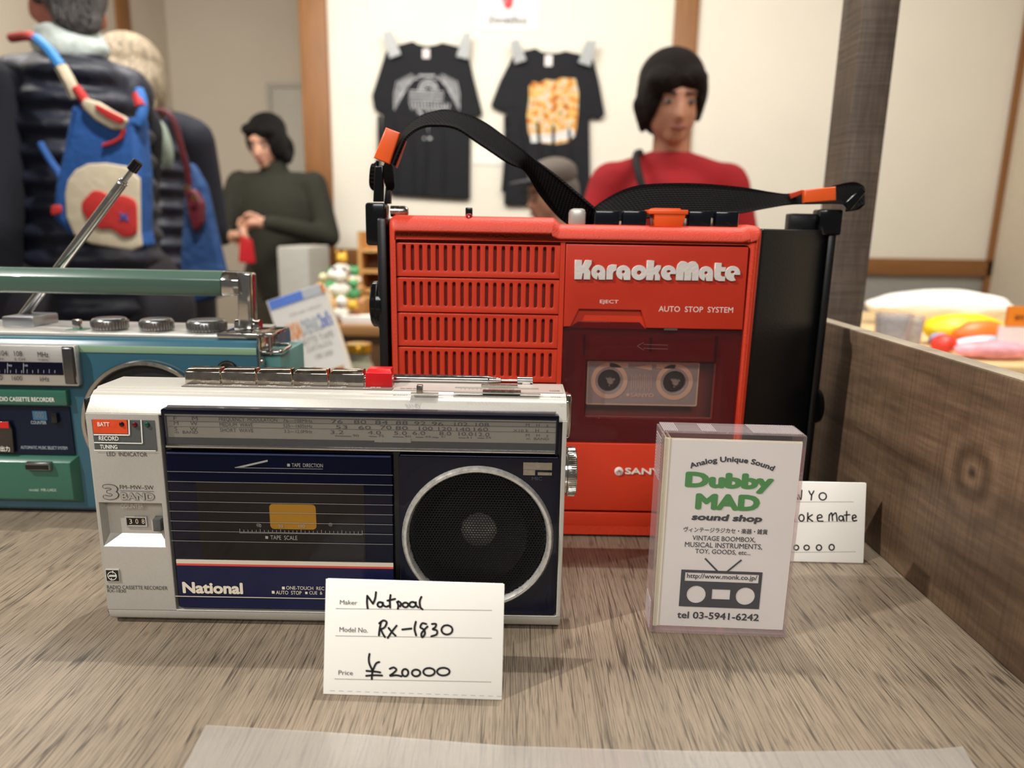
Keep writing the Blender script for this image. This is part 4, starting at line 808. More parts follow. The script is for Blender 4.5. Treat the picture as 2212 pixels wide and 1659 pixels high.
ribbon([((1268, 470, y0+.040), (1268, 500, y0+.030)), ((1292, 443, y0+.040), (1300, 480, y0+.024)), ((1345, 412, y0+.036), (1360, 474, y0+.022)), ((1400, 399, y0+.034), (1415, 470, y0+.022)), ((1500, 397, y0+.034), (1510, 468, y0+.024)), ((1600, 405, y0+.038), (1590, 462, y0+.030)), ((1660, 415, y0+.042), (1655, 450, y0+.036)),
        ((1705, 420, y0+.046), (1708, 441, y0+.040)), ((1760, 412, y0+.050), (1760, 440, y0+.044)), ((1815, 398, y0+.052), (1812, 440, y0+.048)), ((1845, 394, y0+.052), (1850, 446, y0+.048)), ((1864, 404, y0+.054), (1866, 440, y0+.050)), ((1862, 420, y0+.060), (1852, 452, y0+.056)), ((1830, 440, y0+.062), (1826, 456, y0+.058))], 'strap', web, rd_)
ribbon([((832, 352, y0-.004), (846, 356, y0-.004)), ((828, 368, y0-.004), (848, 366, y0-.004)), ((832, 400, y0-.002), (851, 392, y0-.002)), ((838, 410, y0+.004), (846, 404, y0+.004))], 'strap', web, rd_, th=.004, n=6)
ribbon([((818, 352, y0+.006), (812, 350, y0+.006)), ((808, 366, y0+.006), (806, 364, y0+.002)), ((806, 400, y0+.006), (804, 396, y0+.002)), ((812, 408, y0+.006), (808, 406, y0+.004))], 'strap', web, rd_, th=.004, n=6)
RF = vf(y0+.050)
gq(((1730, 411), (1798, 404), (1799, 434), (1730, 439)), .001, .006, 'strap_clip', oc, .001, vf(y0+.042))
gq(((1702, 418), (1730, 410), (1730, 420), (1706, 430)), .000, .003, 'clip_tongue', mat('dark orange tongue', '#b93f24', .3), .0006, vf(y0+.044))
gq(((1856, 403), (1866, 415), (1832, 455), (1818, 441)), .0, .004, 'buckle', gloss_black, .001, vf(y0+.047))
YL = YB-.006; a = P(1765, 452, YL); b_ = P(1812, 480, YL)
M().box(a.x, b_.x, YL-.006, YL+.008, RZ-.004, a.z).build('strap_lug', gloss_black, rd_, bevel=.0015)
a = P(1706, 458, YL+.004); M().box(a.x, b_.x-.008, YL, YL+.012, RZ-.004, a.z-.001).build('lug_base', black_ab, rd_, bevel=.001)
# ---------------------------------------------------------------- cassette case with the shop card
ang = R_(-2.3); U = V((math.cos(ang), math.sin(ang), 0)); o0 = G(1402.5, 1369); CF = Fr((o0.x, o0.y, 0), U, (0, 0, 1))
CW = CF.uv(1697, 1379)[0]; CH = .1088; CD = .0168
cc = thing('cassette_case', (o0.x+.035, o0.y+.008, 0), 'clear cassette case holding a printed card, standing upright on the table', 'cassette case')
cl = clear('clear styrene', '#fffefe', .025, '#f3eeee', rough=.05); cl2 = clear('ridged clear styrene', '#f3ecec', .30, '#f0eaea', rough=.12)
m = M(); w_ = .0011
m.plate(CF, rrect(0, .0006, CW, CH, .0016), (), -w_, 0, .0004); m.build('front_lid', cl, cc)
m = M()
m.slab(CF, 0, .0006, w_, CH-.001, -CD, -w_); m.slab(CF, CW-w_, .0006, CW, CH-.001, -CD, -w_)
m.slab(CF, w_, .0006, CW-w_, .0006+w_, -CD, -w_); m.slab(CF, w_, CH-w_, CW-w_, CH, -CD, -w_); m.build('side_wall', clear('edge styrene', '#fdf6f6', .13, '#f6ecec', rough=.06), cc)
m = M(); m.slab(CF, w_, .0018, CW-w_, CH-w_, -CD, -CD+w_); m.build('back_wall', cl, cc)
for i, (a, b_, y0_, y1_) in enumerate(((.001, .0085, CD*.05, CD*.9), (.0195, .0275, CD*.1, CD*.85), (.044, .0675, CD*.05, CD*.95))):
    m = M(); k = int((b_-a)/.0009)
    for j in range(k): m.slab(CF, a+j*.0009, CH-.0001, a+j*.0009+.00045, CH+.0003, -y1_, -y0_)
    m.build('top_ridges', cl2, cc)
for z0_, dz0 in ((CH-.004, .0016), (.018, .0011)):
    m = M()
    for j in range(14): m.slab(CF, -.0003, z0_-j*dz0-.0006, .0001, z0_-j*dz0, -CD*.85, -.001)
    m.build('side_ridges', cl2, cc)
m = M().slab(CF, .0022, .0040, .0030, CH-.004, -CD+.003, -.0014).slab(CF, .0044, .0040, .0050, CH-.004, -CD+.003, -.0014); m.build('hinge_strip', clear('yellowed edge', '#efe8cc', .55, '#e9e2c8'), cc)
iu0, iv0, iu1, iv1 = CF.uv(1434, 1150)[0], CF.uv(1560, 1366)[1], CF.uv(1716, 1150)[0], CF.uv(1580, 955)[1]
iv0 = .0042; paper = mat('off white card', '#ebe5de', .7, var=(30, .02)); cd_ = .0016
card = M().slab(CF, iu0, iv0, iu1, iv1, -.0020, -cd_).build('index_card', paper, cc)
M().slab(CF, iu0-.0022, iv0-.0006, iu0, iv1+.0006, -.0028, -.0019).slab(CF, iu0, iv1, iu1, iv1+.0006, -.0024, -.0021).build('card_fold', mat('cream fold', '#e4dcc3', .6), card)
Z = lambda a, b_: (1360+a*.3255, 880+b_*.3255)
def zb(a, b_, c_, d_): x0, y0 = Z(a, b_); x1, y1 = Z(c_, d_); return (x0, y0, x1, y1)
cc_ = -cd_+.0003; gi = mat('green ink', '#3a8a3c', .5); bi = mat('blue black ink', '#1b222e', .5)
t = M(); t.text(CF, 'Dubby', zb(384, 448, 952, 566), cc_, bold=.085); t.text(CF, 'MAD', zb(452, 590, 860, 682), cc_, bold=.085); t.build('shop_name_lettering', gi, card, smooth=False)
t = M()
t.text(CF, 'sound shop', zb(418, 720, 882, 772), cc_, bold=.065, italic=.12)
x0, y0, x1, y1 = zb(408, 338, 968, 384); u0, v0, u1, v1 = CF.R(x0, y0, x1, y1); ch = u1-u0
t.text(CF, 'Analog Unique Sound', (u0+.0002, v1-.0030, u1-.0002, v1+.0004), cc_, bold=.05, pxbox=False, arc=.050, italic=0)
t.text(CF, 'ヴィンテージラジカセ・楽器・雑貨', zb(362, 808, 922, 842), cc_, bold=.022)
t.text(CF, 'VINTAGE BOOMBOX,', zb(421, 864, 841, 900), cc_, bold=.012); t.text(CF, 'MUSICAL INSTRUMENTS,', zb(370, 908, 886, 946), cc_, bold=.012); t.text(CF, 'TOY, GOODS, etc...', zb(439, 952, 808, 986), cc_, bold=.012)
t.text(CF, 'tel 03-5941-6242', zb(320, 1372, 863, 1416), cc_, bold=.03)
for a, b_ in (((505, 1010), (588, 1096)), ((748, 1020), (652, 1098))): t.line(CF, [Z(*a), Z(*b_)], .0009, cc_)
bq = [CF.uv(*Z(*p)) for p in ((346, 1084), (888, 1104), (864, 1346), (331, 1330))]; bu0 = (bq[0][0]+bq[3][0])/2; bu1 = (bq[1][0]+bq[2][0])/2; bv1 = (bq[0][1]+bq[1][1])/2; bv0 = (bq[2][1]+bq[3][1])/2
W_, H_ = bu1-bu0, bv1-bv0
hol = [rect(bu0+W_*.05, bv0+H_*.70, bu1-W_*.04, bv0+H_*.93), circ(bu0+W_*.205, bv0+H_*.34, W_*.118), circ(bu0+W_*.815, bv0+H_*.34, W_*.118), rect(bu0+W_*.40, bv0+H_*.23, bu0+W_*.625, bv0+H_*.50)]
t.plate(CF, rect(bu0, bv0, bu1, bv1), hol, cc_-.0001, cc_)
t.text(CF, 'http://www.monk.co.jp/', (bu0+W_*.075, bv0+H_*.745, bu1-W_*.06, bv0+H_*.905), cc_, bold=.02, pxbox=False)
t.build('card_lettering', bi, card, smooth=False)
# ---------------------------------------------------------------- price cards
def price_card(bl, br, tl_, name_label, grp):
    b0, b1 = G(*bl), G(*br); u = (b1-b0); Wd = u.length; u.normalize(); back = V((-u.y, u.x, 0))
    h = .051; lean = .011; v = (V((0, 0, math.sqrt(h*h-lean*lean)))+back*lean); v.normalize()
    fr = Fr(b0+V((0, 0, .0002)), u, v)
    c = thing('price_card', b0+u*Wd/2, name_label, 'price card', grp)
    m = M(); m.slab(fr, 0, 0, Wd, h, -.0004, 0); p = m.build('front_leaf', card_m, c, bevel=.00015)
    top = fr.w(0, h, -.0004); ft = b0+back*.030; v2 = top-ft; L2 = v2.length; f2 = Fr(ft+V((0, 0, .0003)), u, v2)
    M().slab(f2, .0008, 0, Wd-.0006, L2-.0003, -.0002, .0002).build('back_leaf', card_m, c)
    return c, fr, Wd, h
card_m = mat('white card stock', '#efece4', .75, var=(25, .015)); pen = mat('black marker', '#131214', .45); prt = mat('grey print', '#4a4846', .6); rule = mat('ruled line', '#86837d', .6)
pc, pf_, PW, PH = price_card((698, 1500), (1084, 1513), None, 'white handwritten price card in front of the silver recorder', 'price cards on the display table')
A_ = lambda a, b_: (660+a*.28029, 1150+b_*.28029)
def strokes(fr, S, m, par, wd, f=A_, c=.0002, nm='handwriting'):
    t = M()
    for s in S:
        q = [V((*fr.uv(*f(*p)), 0)) for p in s]; q = spline(q, 5) if len(q) > 2 else q
        t.line(fr, [(p.x, p.y) for p in q], wd, c, px=False)
        for e in (q[0], q[-1]): t.plate(fr, circ(e.x, e.y, wd/2, 10), (), c-.00001, c)
    return t.build(nm, m, par, smooth=False)
def O(x, y, rx, ry, a0=-80, n=10): return [(x+rx*math.cos(R_(a0-360*i/n)), y+ry*math.sin(R_(a0-360*i/n))) for i in range(n+1)]
S = [[(476, 488), (474, 540), (479, 585)], [(478, 490), (494, 512), (520, 549)], [(520, 549), (536, 510), (543, 460)],
     O(575, 555, 20, 19), [(596, 540), (600, 560), (622, 572), (640, 565)], [(655, 482), (650, 530), (652, 578)], [(632, 525), (690, 512)], [(705, 535), (715, 560), (712, 588)], [(715, 530), (735, 545), (730, 570)],
     O(770, 558, 22, 18), O(825, 555, 24, 20), [(850, 538), (852, 560), (870, 578)], [(893, 496), (880, 530), (885, 575), (902, 592)]]
S += [[(582, 690), (572, 740), (566, 792)], [(568, 700), (600, 678), (625, 692), (610, 730), (580, 745)], [(580, 745), (596, 780), (612, 806)], [(640, 735), (668, 770), (694, 795)], [(702, 718), (665, 765), (634, 812)], [(746, 748), (816, 740)],
      [(850, 688), (840, 740), (852, 793)], [(930, 705), (900, 700), (885, 730), (912, 748), (920, 780), (900, 808), (893, 780), (915, 750), (940, 725)], [(975, 705), (1005, 705), (1000, 730), (980, 745), (1012, 755), (1010, 785), (970, 800)], O(1090, 750, 42, 36)]
S += [[(493, 936), (488, 970), (492, 1010), (512, 1055)], [(568, 998), (545, 1008), (528, 1040), (515, 1070)], [(470, 1066), (540, 1072), (576, 1078)], [(468, 1104), (530, 1100), (590, 1102)], [(520, 1060), (512, 1100), (511, 1130)],
      [(650, 1050), (680, 1040), (700, 1058), (675, 1085), (650, 1104), (700, 1100), (740, 1108)], O(768, 1080, 24, 28), O(852, 1082, 32, 26), O(952, 1074, 44, 30), O(1062, 1072, 48, 30)]
strokes(pf_, S, pen, pc, .00092)
t = M()
for s, bx in (('Maker', (265, 522, 399, 556)), ('Model No.', (262, 731, 480, 769)), ('Price', (254, 1063, 365, 1098))): a = A_(*bx[:2]); b_ = A_(*bx[2:]); t.text(pf_, s, (*a, *b_), .0002)
t.build('printed_lettering', prt, pc, smooth=False)
t = M()
for a, b_ in (((233, 587), (1437, 601)), ((230, 797), (1436, 815)), ((222, 1129), (1431, 1153))): t.line(pf_, [A_(*a), A_(*b_)], .00025, .0001)
for i in range(20): x = .003+i*.0039; t.line(pf_, [(x, .0016), (x+.0022, .0016)], .00015, .0001, px=False)
t.build('ruled_line', rule, pc, smooth=False)
x2 = G(1865, 1217); x1 = V((x2.x-.079, x2.y+.0002, 0))
pc2, pf2, PW, PH = None, None, None, None
def card2():
    b1 = x2; u = V((1, -.012, 0)).normalized(); b0 = b1-u*.079; back = V((-u.y, u.x, 0)); h = .051; lean = .009
    v = (V((0, 0, math.sqrt(h*h-lean*lean)))+back*lean).normalized(); fr = Fr(b0+V((0, 0, .0002)), u, v)
    c = thing('price_card', b0+u*.0395, 'white handwritten price card half hidden behind the clear cassette case', 'price card', 'price cards on the display table')
    M().slab(fr, 0, 0, .079, h, -.0004, 0).build('front_leaf', card_m, c, bevel=.00015)
    top = fr.w(0, h, -.0004); ft = b0+back*.030; v2 = top-ft; f2 = Fr(ft+V((0, 0, .0003)), u, v2)
    M().slab(f2, .0008, 0, .0784, v2.length-.0003, -.0002, .0002).build('back_leaf', card_m, c)
    return c, fr
pc2, pf2 = card2()
S = [[(1120, 580), (1135, 612), (1142, 550)], [(1190, 555), (1205, 580), (1222, 555)], [(1208, 580), (1204, 614)], O(1281, 590, 24, 24), O(1140, 733, 17, 22), [(1182, 700), (1180, 755)], [(1212, 712), (1186, 732), (1214, 755)],
     [(1246, 735), (1276, 728), (1266, 712), (1246, 722), (1250, 752), (1282, 755)], [(1322, 752), (1324, 712)], [(1324, 718), (1340, 700), (1346, 750)], [(1346, 718), (1368, 700), (1376, 752)], O(1402, 735, 14, 16), [(1416, 722), (1422, 754)], [(1440, 690), (1438, 752)], [(1424, 715), (1460, 712)],
     [(1478, 735), (1502, 728), (1494, 714), (1478, 722), (1482, 750), (1506, 750)], O(1105, 930, 16, 16), O(1174, 930, 17, 16), O(1256, 930, 17, 18), O(1340, 928, 17, 19)]
S += [[(985, 562), (960, 555), (950, 572), (978, 588), (982, 606), (950, 612)], [(1010, 614), (1032, 555), (1054, 614)], [(1018, 594), (1046, 594)], [(1082, 612), (1084, 556)], [(1084, 556), (1118, 610)],
      [(930, 700), (930, 755)], [(958, 702), (932, 730), (960, 755)], O(990, 738, 14, 15), [(1004, 722), (1008, 754)], [(1030, 720), (1030, 754)], [(1030, 730), (1050, 720)], O(1074, 738, 14, 15), [(1088, 722), (1092, 754)]]
strokes(pf2, S, pen, pc2, .00085, f=Z)
t = M()
for a, b_ in (((1000, 628), (1486, 627)), ((1000, 760), (1500, 758)), ((1000, 962), (1500, 958))): t.line(pf2, [Z(*a), Z(*b_)], .00025, .0001)
t.build('ruled_line', rule, pc2, smooth=False)
# ---------------------------------------------------------------- things on the back wall
cloth = mat('black jersey', '#0c0d13', .85, bump=(25, .5, .01), var=(8, .15))
def shirt(pts, label, lab_px):
    Ys = WY-.035; f = vf(Ys); q = [f.uv(*p) for p in pts]; q = roundpoly(q, .02, 3)
    c_ = V((sum(a for a, _ in q)/len(q), Ys, min(b_ for _, b_ in q))); r = thing('t_shirt', c_, label, 't-shirt', 'black t-shirts taped to the wall')
    M().plate(f, q, (), -.022, .0, .009).build('shirt_body', cloth, r)
    fl_ = M()                                              # soft vertical folds
    for k in range(5):
        x = pts[0][0]+(k-1)*34+20; a = f.uv(x, 250+k*7); b_ = f.uv(x+(-6, 4, 8, -5, 3)[k], 415)
        fl_.tube([f.w(a[0], a[1], -.006), f.w((a[0]+b_[0])/2+.01, (a[1]+b_[1])/2, -.001), f.w(b_[0], b_[1], -.004)], .012, 10)
    fl_.build('fold', cloth, r)
    M().slab(f, *f.R(*lab_px), .001, .003).build('neck_label', mat('white label', '#e7dfdc', .6), r)
    return r, f
s1 = [(857, 97), (891, 88), (903, 95), (922, 99), (942, 96), (955, 91), (991, 100), (1010, 111), (1022, 165), (1043, 249), (1019, 254), (1016, 300), (1015, 432), (946, 428), (841, 421), (824, 300), (826, 247), (808, 236), (803, 206), (833, 111)]
s2 = [(1137, 108), (1157, 103), (1170, 111), (1190, 114), (1208, 113), (1221, 109), (1251, 116), (1282, 128), (1294, 175), (1307, 247), (1296, 258), (1273, 252), (1276, 444), (1088, 444), (1099, 277), (1093, 244), (1059, 230), (1080, 175), (1107, 122)]
r1_, f1s = shirt(s1[::-1], 'black t-shirt with a white line print taped to the wall', (913, 106, 928, 126))
r2_, f2s = shirt(s2[::-1], 'black t-shirt with a colourful printed panel taped to the wall', (1177, 119, 1193, 143))
t = M(); rnd = random.Random(3); wp_ = mat('white print', '#c9c9cb', .7, var=(30, .3)); cc1 = .0125*0+.0015
for sg in (-1, 1):
    for k in range(9): t.line(f1s, [(922+sg*(16+k*6), 160+abs(k-3)*3), (922+sg*(30+k*5), 172+k*4), (922+sg*(44+k*3.2), 190+k*6)], .004, cc1)
t.line(f1s, [(905+a*3.4, 165-(1 if a % 2 else 0)*3) for a in range(11)], .008, cc1)
for k in range(3): t.line(f1s, [(925+(20-k*5)*math.cos(R_(a)), 195-(22-k*6)*math.sin(R_(a))) for a in range(0, 181, 15)], .006, cc1)
for k in range(5): t.line(f1s, [(884, 196+k*6), (905+rnd.random()*30, 197+k*6), (958, 199+k*6)], .005, cc1)
for k in range(12): x = 886+k*7; t.line(f1s, [(x, 222), (x+4, 236+rnd.random()*14), (x+8, 224)], .006, cc1)
t.line(f1s, [(905, 240), (925, 262), (950, 240)], .008, cc1); t.line(f1s, [(923, 262), (923, 298)], .012, cc1); t.line(f1s, [(915, 299), (932, 299)], .012, cc1)
t.build('white_print', wp_, r1_, smooth=False)
pm_ = mat('colour print', '#d8a860', .8, var=(20, .05)); nt, bs = nodes_of(pm_); L = nt.links
tc = nt.nodes.new('ShaderNodeTexCoord'); vo = nt.nodes.new('ShaderNodeTexNoise'); vo.inputs['Scale'].default_value = 24; vo.inputs['Detail'].default_value = 3; L.new(tc.outputs['Object'], vo.inputs['Vector'])
cr = nt.nodes.new('ShaderNodeValToRGB'); cr.color_ramp.interpolation = 'CONSTANT'; els = cr.color_ramp.elements; els[0].color = rgb('#8a4a28'); els[1].position = .40; els[1].color = rgb('#d08a40')
for p_, c_ in ((.35, '#c96a2c'), (.46, '#e0b860'), (.53, '#cfc4b0'), (.60, '#d88a50'), (.66, '#d8b848'), (.72, '#5a5f68')): e = els.new(p_); e.color = rgb(c_)
L.new(vo.outputs['Fac'], cr.inputs[0]); L.new(cr.outputs[0], bs.inputs['Base Color'])
pt = [f2s.uv(*p) for p in ((1143, 186), (1150, 176), (1165, 180), (1180, 172), (1200, 175), (1212, 168), (1243, 170), (1250, 200), (1248, 250), (1244, 285), (1232, 306), (1200, 312), (1150, 306), (1141, 285), (1138, 250), (1143, 215))]
M().plate(f2s, pt[::-1], (), .0005, .002).build('colour_print', pm_, r2_)
bq_ = M(); bq_.line(f2s, [(1147, 299), (1195, 298), (1240, 286)], .045, .0025); bq_.build('banner_print', mat('white banner', '#e6e4e0', .7), r2_, smooth=False)
t = M()
for k in range(14): x = 1152+k*6.2; y = 299-k*.8; t.line(f2s, [(x, y+4), (x+1.5, y-4), (x+3, y+3)], .004, .003)
t.build('banner_lettering', mat('grey print', '#8a8886', .7), r2_, smooth=False)
tape_m = mat('silver tape', '#9a9c9b', .35, 0, bump=(60, .5, .004)); ft = vf(WY-.062)
for k, (q, lb) in enumerate(((((826, 70), (846, 66), (866, 117), (842, 126)), 'leftmost'), (((1000, 72), (1017, 70), (1012, 128), (986, 122)), '2'), (((1102, 90), (1120, 84), (1137, 130), (1112, 138)), '3'), (((1266, 88), (1290, 88), (1275, 143), (1249, 135)), '4'))):
    pp_ = [ft.uv(*p) for p in q]
    o = M().plate(ft, pp_[::-1], (), 0, .0015).build('tape_strip', tape_m)
    tag(o, ('grey tape strip holding the left shoulder of the white-printed t-shirt', 'grey tape strip holding the right shoulder of the white-printed t-shirt', 'grey tape strip holding the left shoulder of the colour-printed t-shirt', 'grey tape strip holding the right shoulder of the colour-printed t-shirt')[k], 'tape', 'tape strips on the t-shirts')
fw = vf(WY-.004); q = fw.R(1034, -60, 1163, 66)
sg_ = thing('wall_sign', fw.w((q[0]+q[2])/2, q[1], 0), 'white paper sign with a red emblem taped above the t-shirts', 'sign')
M().slab(fw, *q, -.002, .002).build('sheet', mat('sign paper', '#e6e4e2', .7), sg_)
t = M(); pr_ = [fw.uv(*p) for p in ((1084, 0), (1089, 14), (1098, 22), (1107, 14), (1110, -8), (1100, -40), (1084, -20))]; t.plate(fw, pr_, (), .002, .003); t.build('red_emblem', mat('red print', '#d83a3e', .6), sg_, smooth=False)
M().plate(fw, circ(*fw.uv(1090, 4), .009, 16), (), .003, .0035).build('pink_mark', mat('pink print', '#eda0ac', .6), sg_, smooth=False)
M().text(fw, '(Dorcab(Rico)', (1056, 36, 1138, 55), .003, bold=.04).build('sign_lettering', mat('grey sign ink', '#4a4844', .6), sg_, smooth=False)
q = fw.R(1021, 320, 1090, 356); o = M().slab(fw, *q, -.001, .002).build('paper_note', mat('note paper', '#eeeae0', .7)); tag(o, 'small white paper note on the wall between the two t-shirts', 'note')
# ---------------------------------------------------------------- counters and goods behind
wood_c = mat('warm wood counter', '#9b7042', .45, var=(4, .12), stretch=(1, 8, 8)); dark_c = mat('dark wood panel', '#5f4228', .5, var=(4, .1), stretch=(1, 8, 8))
def counter(name, label, x0, x1, y0, y1, z, th, top, leg, cat='table'):
    r = thing(name, ((x0+x1)/2, (y0+y1)/2, FLOOR_Z), label, cat)
    M().box(x0, x1, y0, y1, z-th, z).build('tabletop', top, r, bevel=.003)
    M().box(x0+.01, x1-.01, y0+.015, y0+.035, z-th-.14, z-th).build('apron', leg, r)
    for x in (x0+.01, x1-.06):
        for y in (y0+.02, y1-.07): M().box(x, x+.05, y, y+.05, FLOOR_Z, z-th).build('leg', leg, r, bevel=.002)
    return r
dz = P(760, 703, 1.95).z; counter('goods_table', 'warm wooden table behind the book carrying a heap of small toys', P(640, 700, 1.95).x, -.25, 1.95, 2.55, dz, .03, wood_c, dark_c)
counter('low_table', 'dark low table behind the radios carrying the book and the jar', -.62, -.14, .96, 1.72, -.20, .025, mat('dark tabletop', '#2a231c', .5), dark_c)
rz = .02; counter('bright_table', 'light wooden table beyond the side board carrying cups and toys', P(1868, 760, 1.02).x, 1.75, 1.02, 1.75, rz, .03, mat('light tabletop', '#d9b884', .4, var=(4, .06)), mat('tan wood front', '#b48a5c', .5))
q = vf(3.1).R(604, 533, 672, 790); tag(M().box(q[0], q[2], 3.1, 3.45, FLOOR_Z, q[3]).build('grey_cabinet', mat('pale grey laminate', '#aeaba2', .5), bevel=.01), 'pale grey cabinet against the wooden post beside the person in green', 'cabinet')
# shelf unit behind the toys
sx0, sx1 = P(776, 560, 2.4).x, P(860, 560, 2.4).x; sh_ = thing('shelf_unit', ((sx0+sx1)/2, 2.45, dz), 'small pale wooden shelf unit on the goods table', 'shelf')
pw_ = mat('pale pine', '#c99a5c', .5, var=(5, .1)); zt_s = P(790, 500, 2.4).z
for x in (sx0, sx1-.012): M().box(x, x+.012, 2.38, 2.5, dz, zt_s).build('side_panel', pw_, sh_)
for y in (632, 590, 545): z = P(790, y, 2.38).z; M().box(sx0+.012, sx1-.012, 2.38, 2.5, z, z+.012).build('shelf_board', pw_, sh_)
M().box(sx0, sx1, 2.5, 2.508, dz, zt_s).build('back_panel', mat('brown backing', '#8a5c34', .6), sh_)
# goods: little figures of soft white, green and yellow
def ico(c, r, m, name, parent=None, sub=2, sc_=(1, 1, 1), rot=0):
    b = bmesh.new(); bmesh.ops.create_icosphere(b, subdivisions=sub, radius=1)
    for v in b.verts: n = noise.noise(v.co*2.1+V(c)*30)*.12; v.co = v.co*(1+n)
    mm = M(); off = 0
    me = bpy.data.meshes.new('t'); b.to_mesh(me); b.free(); mm.b.from_mesh(me); bpy.data.meshes.remove(me)
    for v in mm.b.verts: v.co = V(c)+V((v.co.x*r*sc_[0], v.co.y*r*sc_[1], v.co.z*r*sc_[2]))
    return mm
soft = [mat('soft '+n, c, .7, bump=(60, .4, .004)) for n, c in (('white', '#e6e1d4'), ('cream', '#dcd0aa'), ('green', '#4f9a62'), ('yellow', '#e0b03a'), ('brown', '#7a4a2a'), ('pink', '#d9a6a0'), ('navy', '#3a4666'))]
nm_ = ('white', 'cream', 'green', 'yellow', 'brown', 'pink', 'navy')
def figure(px, py, Y, zb, r, a, b_, c_, label):
    p = P(px, py, Y); base = V((p.x, Y, zb)); t_ = thing('toy_figure', base, label, 'toy', 'small toy figures on the goods table'); h = r*1.15
    ico(base+V((0, 0, h*.95)), r, soft[a], '', sc_=(1, .8, .95)).build('figure_body', soft[a], t_)
    ico(base+V((r*.1, -.1*r, h*2.2)), r*.72, soft[b_], '').build('figure_head', soft[b_], t_)
    for sg in (-1, 1):
        ico(base+V((sg*r*.5, 0, h*2.85)), r*.24, soft[c_], '', sub=1).build('ear', soft[c_], t_); ico(base+V((sg*r*.95, -.2*r, h*1.1)), r*.3, soft[a], '', sub=1).build('arm', soft[a], t_)
FG = [(694, 640, 2.02, 0, .022, 2, 2, 0), (708, 650, 2.14, 0, .020, 0, 0, 1), (700, 690, 1.99, 0, .026, 0, 1, 0), (735, 640, 2.10, .052, .028, 0, 0, 6), (764, 650, 2.10, .052, .020, 2, 2, 3), (738, 690, 1.99, 0, .024, 0, 0, 2), (762, 690, 1.99, 0, .020, 4, 3, 3),
      (742, 690, 2.2, .11, .024, 0, 3, 3), (770, 685, 2.15, .02, .020, 5, 4, 5), (720, 640, 2.2, .06, .024, 2, 0, 2), (767, 640, 2.24, .08, .020, 0, 2, 2), (700, 660, 2.22, .06, .02, 3, 1, 2)]
LBL = ['green toy figure at the left end of the toy heap', 'white toy figure with cream ears standing in the toy heap', 'white toy figure with a cream head at the front of the heap', 'white toy figure with navy ears high in the toy heap', 'green toy figure with yellow ears high in the toy heap', 'white toy figure with green ears at the front of the heap',
       'brown toy figure with a yellow head beside the heap', 'white toy figure with a yellow head topping the heap', 'pink toy figure with a brown head by the shelf unit', 'green toy figure with a white head behind the heap', 'white toy figure with a green head near the shelf unit', 'yellow toy figure with a cream head behind the heap']
for g_, lb in zip(FG, LBL): figure(g_[0], g_[1], g_[2], dz+g_[3], g_[4], g_[5], g_[6], g_[7], lb)
cr_ = thing('wooden_crate', (P(735, 690, 2.2).x, 2.2, dz), 'low wooden crate raising the back toys on the goods table', 'crate')
xc = P(735, 690, 2.2).x; M().box(xc-.02, xc+.08, 2.06, 2.3, dz+.0, dz+.05).build('crate_box', pw_, cr_, bevel=.002); M().box(xc-.04, xc+.06, 2.16, 2.3, dz+.05, dz+.08).build('crate_step', pw_, cr_, bevel=.002)
q = P(768, 700, 1.98); tag(M().box(q.x-.035, q.x+.10, 1.965, 2.0, dz, dz+.025).build('paper_stack', mat('white paper', '#efeae0', .6), bevel=.002), 'flat stack of white papers at the front edge of the goods table', 'paper')
# tape strip index book
YBk = 1.14; BF = vf(YBk)
def bz(a, b_): return (560+a*.12658, 600+b_*.12658)
p0, p1, p2 = [V((*BF.uv(*bz(*p)), 0)) for p in ((130, 400), (1040, 95), (600, 1620))]
uu = (p1-p0).normalized(); U3 = V((uu.x, 0, uu.y)); V3 = V((-uu.y, 0, uu.x)); lean = V((0, .18, 0)); V3 = (V3+lean).normalized()
wB = (p1-p0).length*1.03; hB = .205; org = BF.w(p0.x, p0.y)-V3*hB; FB = Fr(org, U3, V3)
bk = thing('book', org+U3*wB/2, 'white paperback with blue band leaning behind the teal radio', 'book')
M().slab(FB, 0, 0, wB, hB, 0, -.001).build('front_cover', mat('book cover', '#ece8e0', .4), bk)
M().slab(FB, -.0, 0, wB, hB, -.018, -.017).build('back_cover', mat('back cover', '#c9bfb2', .5), bk); M().slab(FB, .001, .001, wB-.002, hB-.001, -.017, -.001).build('pages', mat('book pages', '#d9cdb8', .7), bk)
M().slab(FB, -.001, 0, 0, hB, -.018, 0).slab(FB, -.0013, hB-.035, -.001, hB-.018, -.017, -.002).build('spine', mat('spine', '#c8bab0', .5), bk)
cB = .0006
M().slab(FB, .002, hB-.016, wB*.62, hB-.001, 0, cB).build('blue_band', mat('blue print', '#5f86dd', .5), bk); M().slab(FB, wB*.62, hB-.016, wB*.97, hB-.001, 0, cB).build('grey_band', mat('grey band', '#c3c6ca', .5), bk)
M().slab(FB, wB*.96, hB-.016, wB+.001, hB-.002, 0, cB*2).build('orange_corner', mat('orange print', '#e8872c', .5), bk)
fb = lambda a0, b0, a1, b1: (wB*a0, hB-.21*b0/1, wB*a1, hB-.21*b1)
t = M(); t.text(FB, 'AXIA', (wB*.14, hB-.072, wB*.42, hB-.046), cB, bold=.05, pxbox=False); t.build('orange_lettering', mat('orange ink', '#ea8f2e', .5), bk, smooth=False)
t = M(); t.text(FB, 'DENIC', (wB*.44, hB-.070, wB*.78, hB-.046), cB, bold=.05, pxbox=False); t.build('grey_lettering', mat('grey ink', '#b9bfc4', .5), bk, smooth=False)
t = M(); t.text(FB, "2nd's", (wB*.76, hB-.068, wB*.97, hB-.044), cB, bold=.05, pxbox=False); t.build('blue_lettering', mat('periwinkle ink', '#6e80c8', .5), bk, smooth=False)
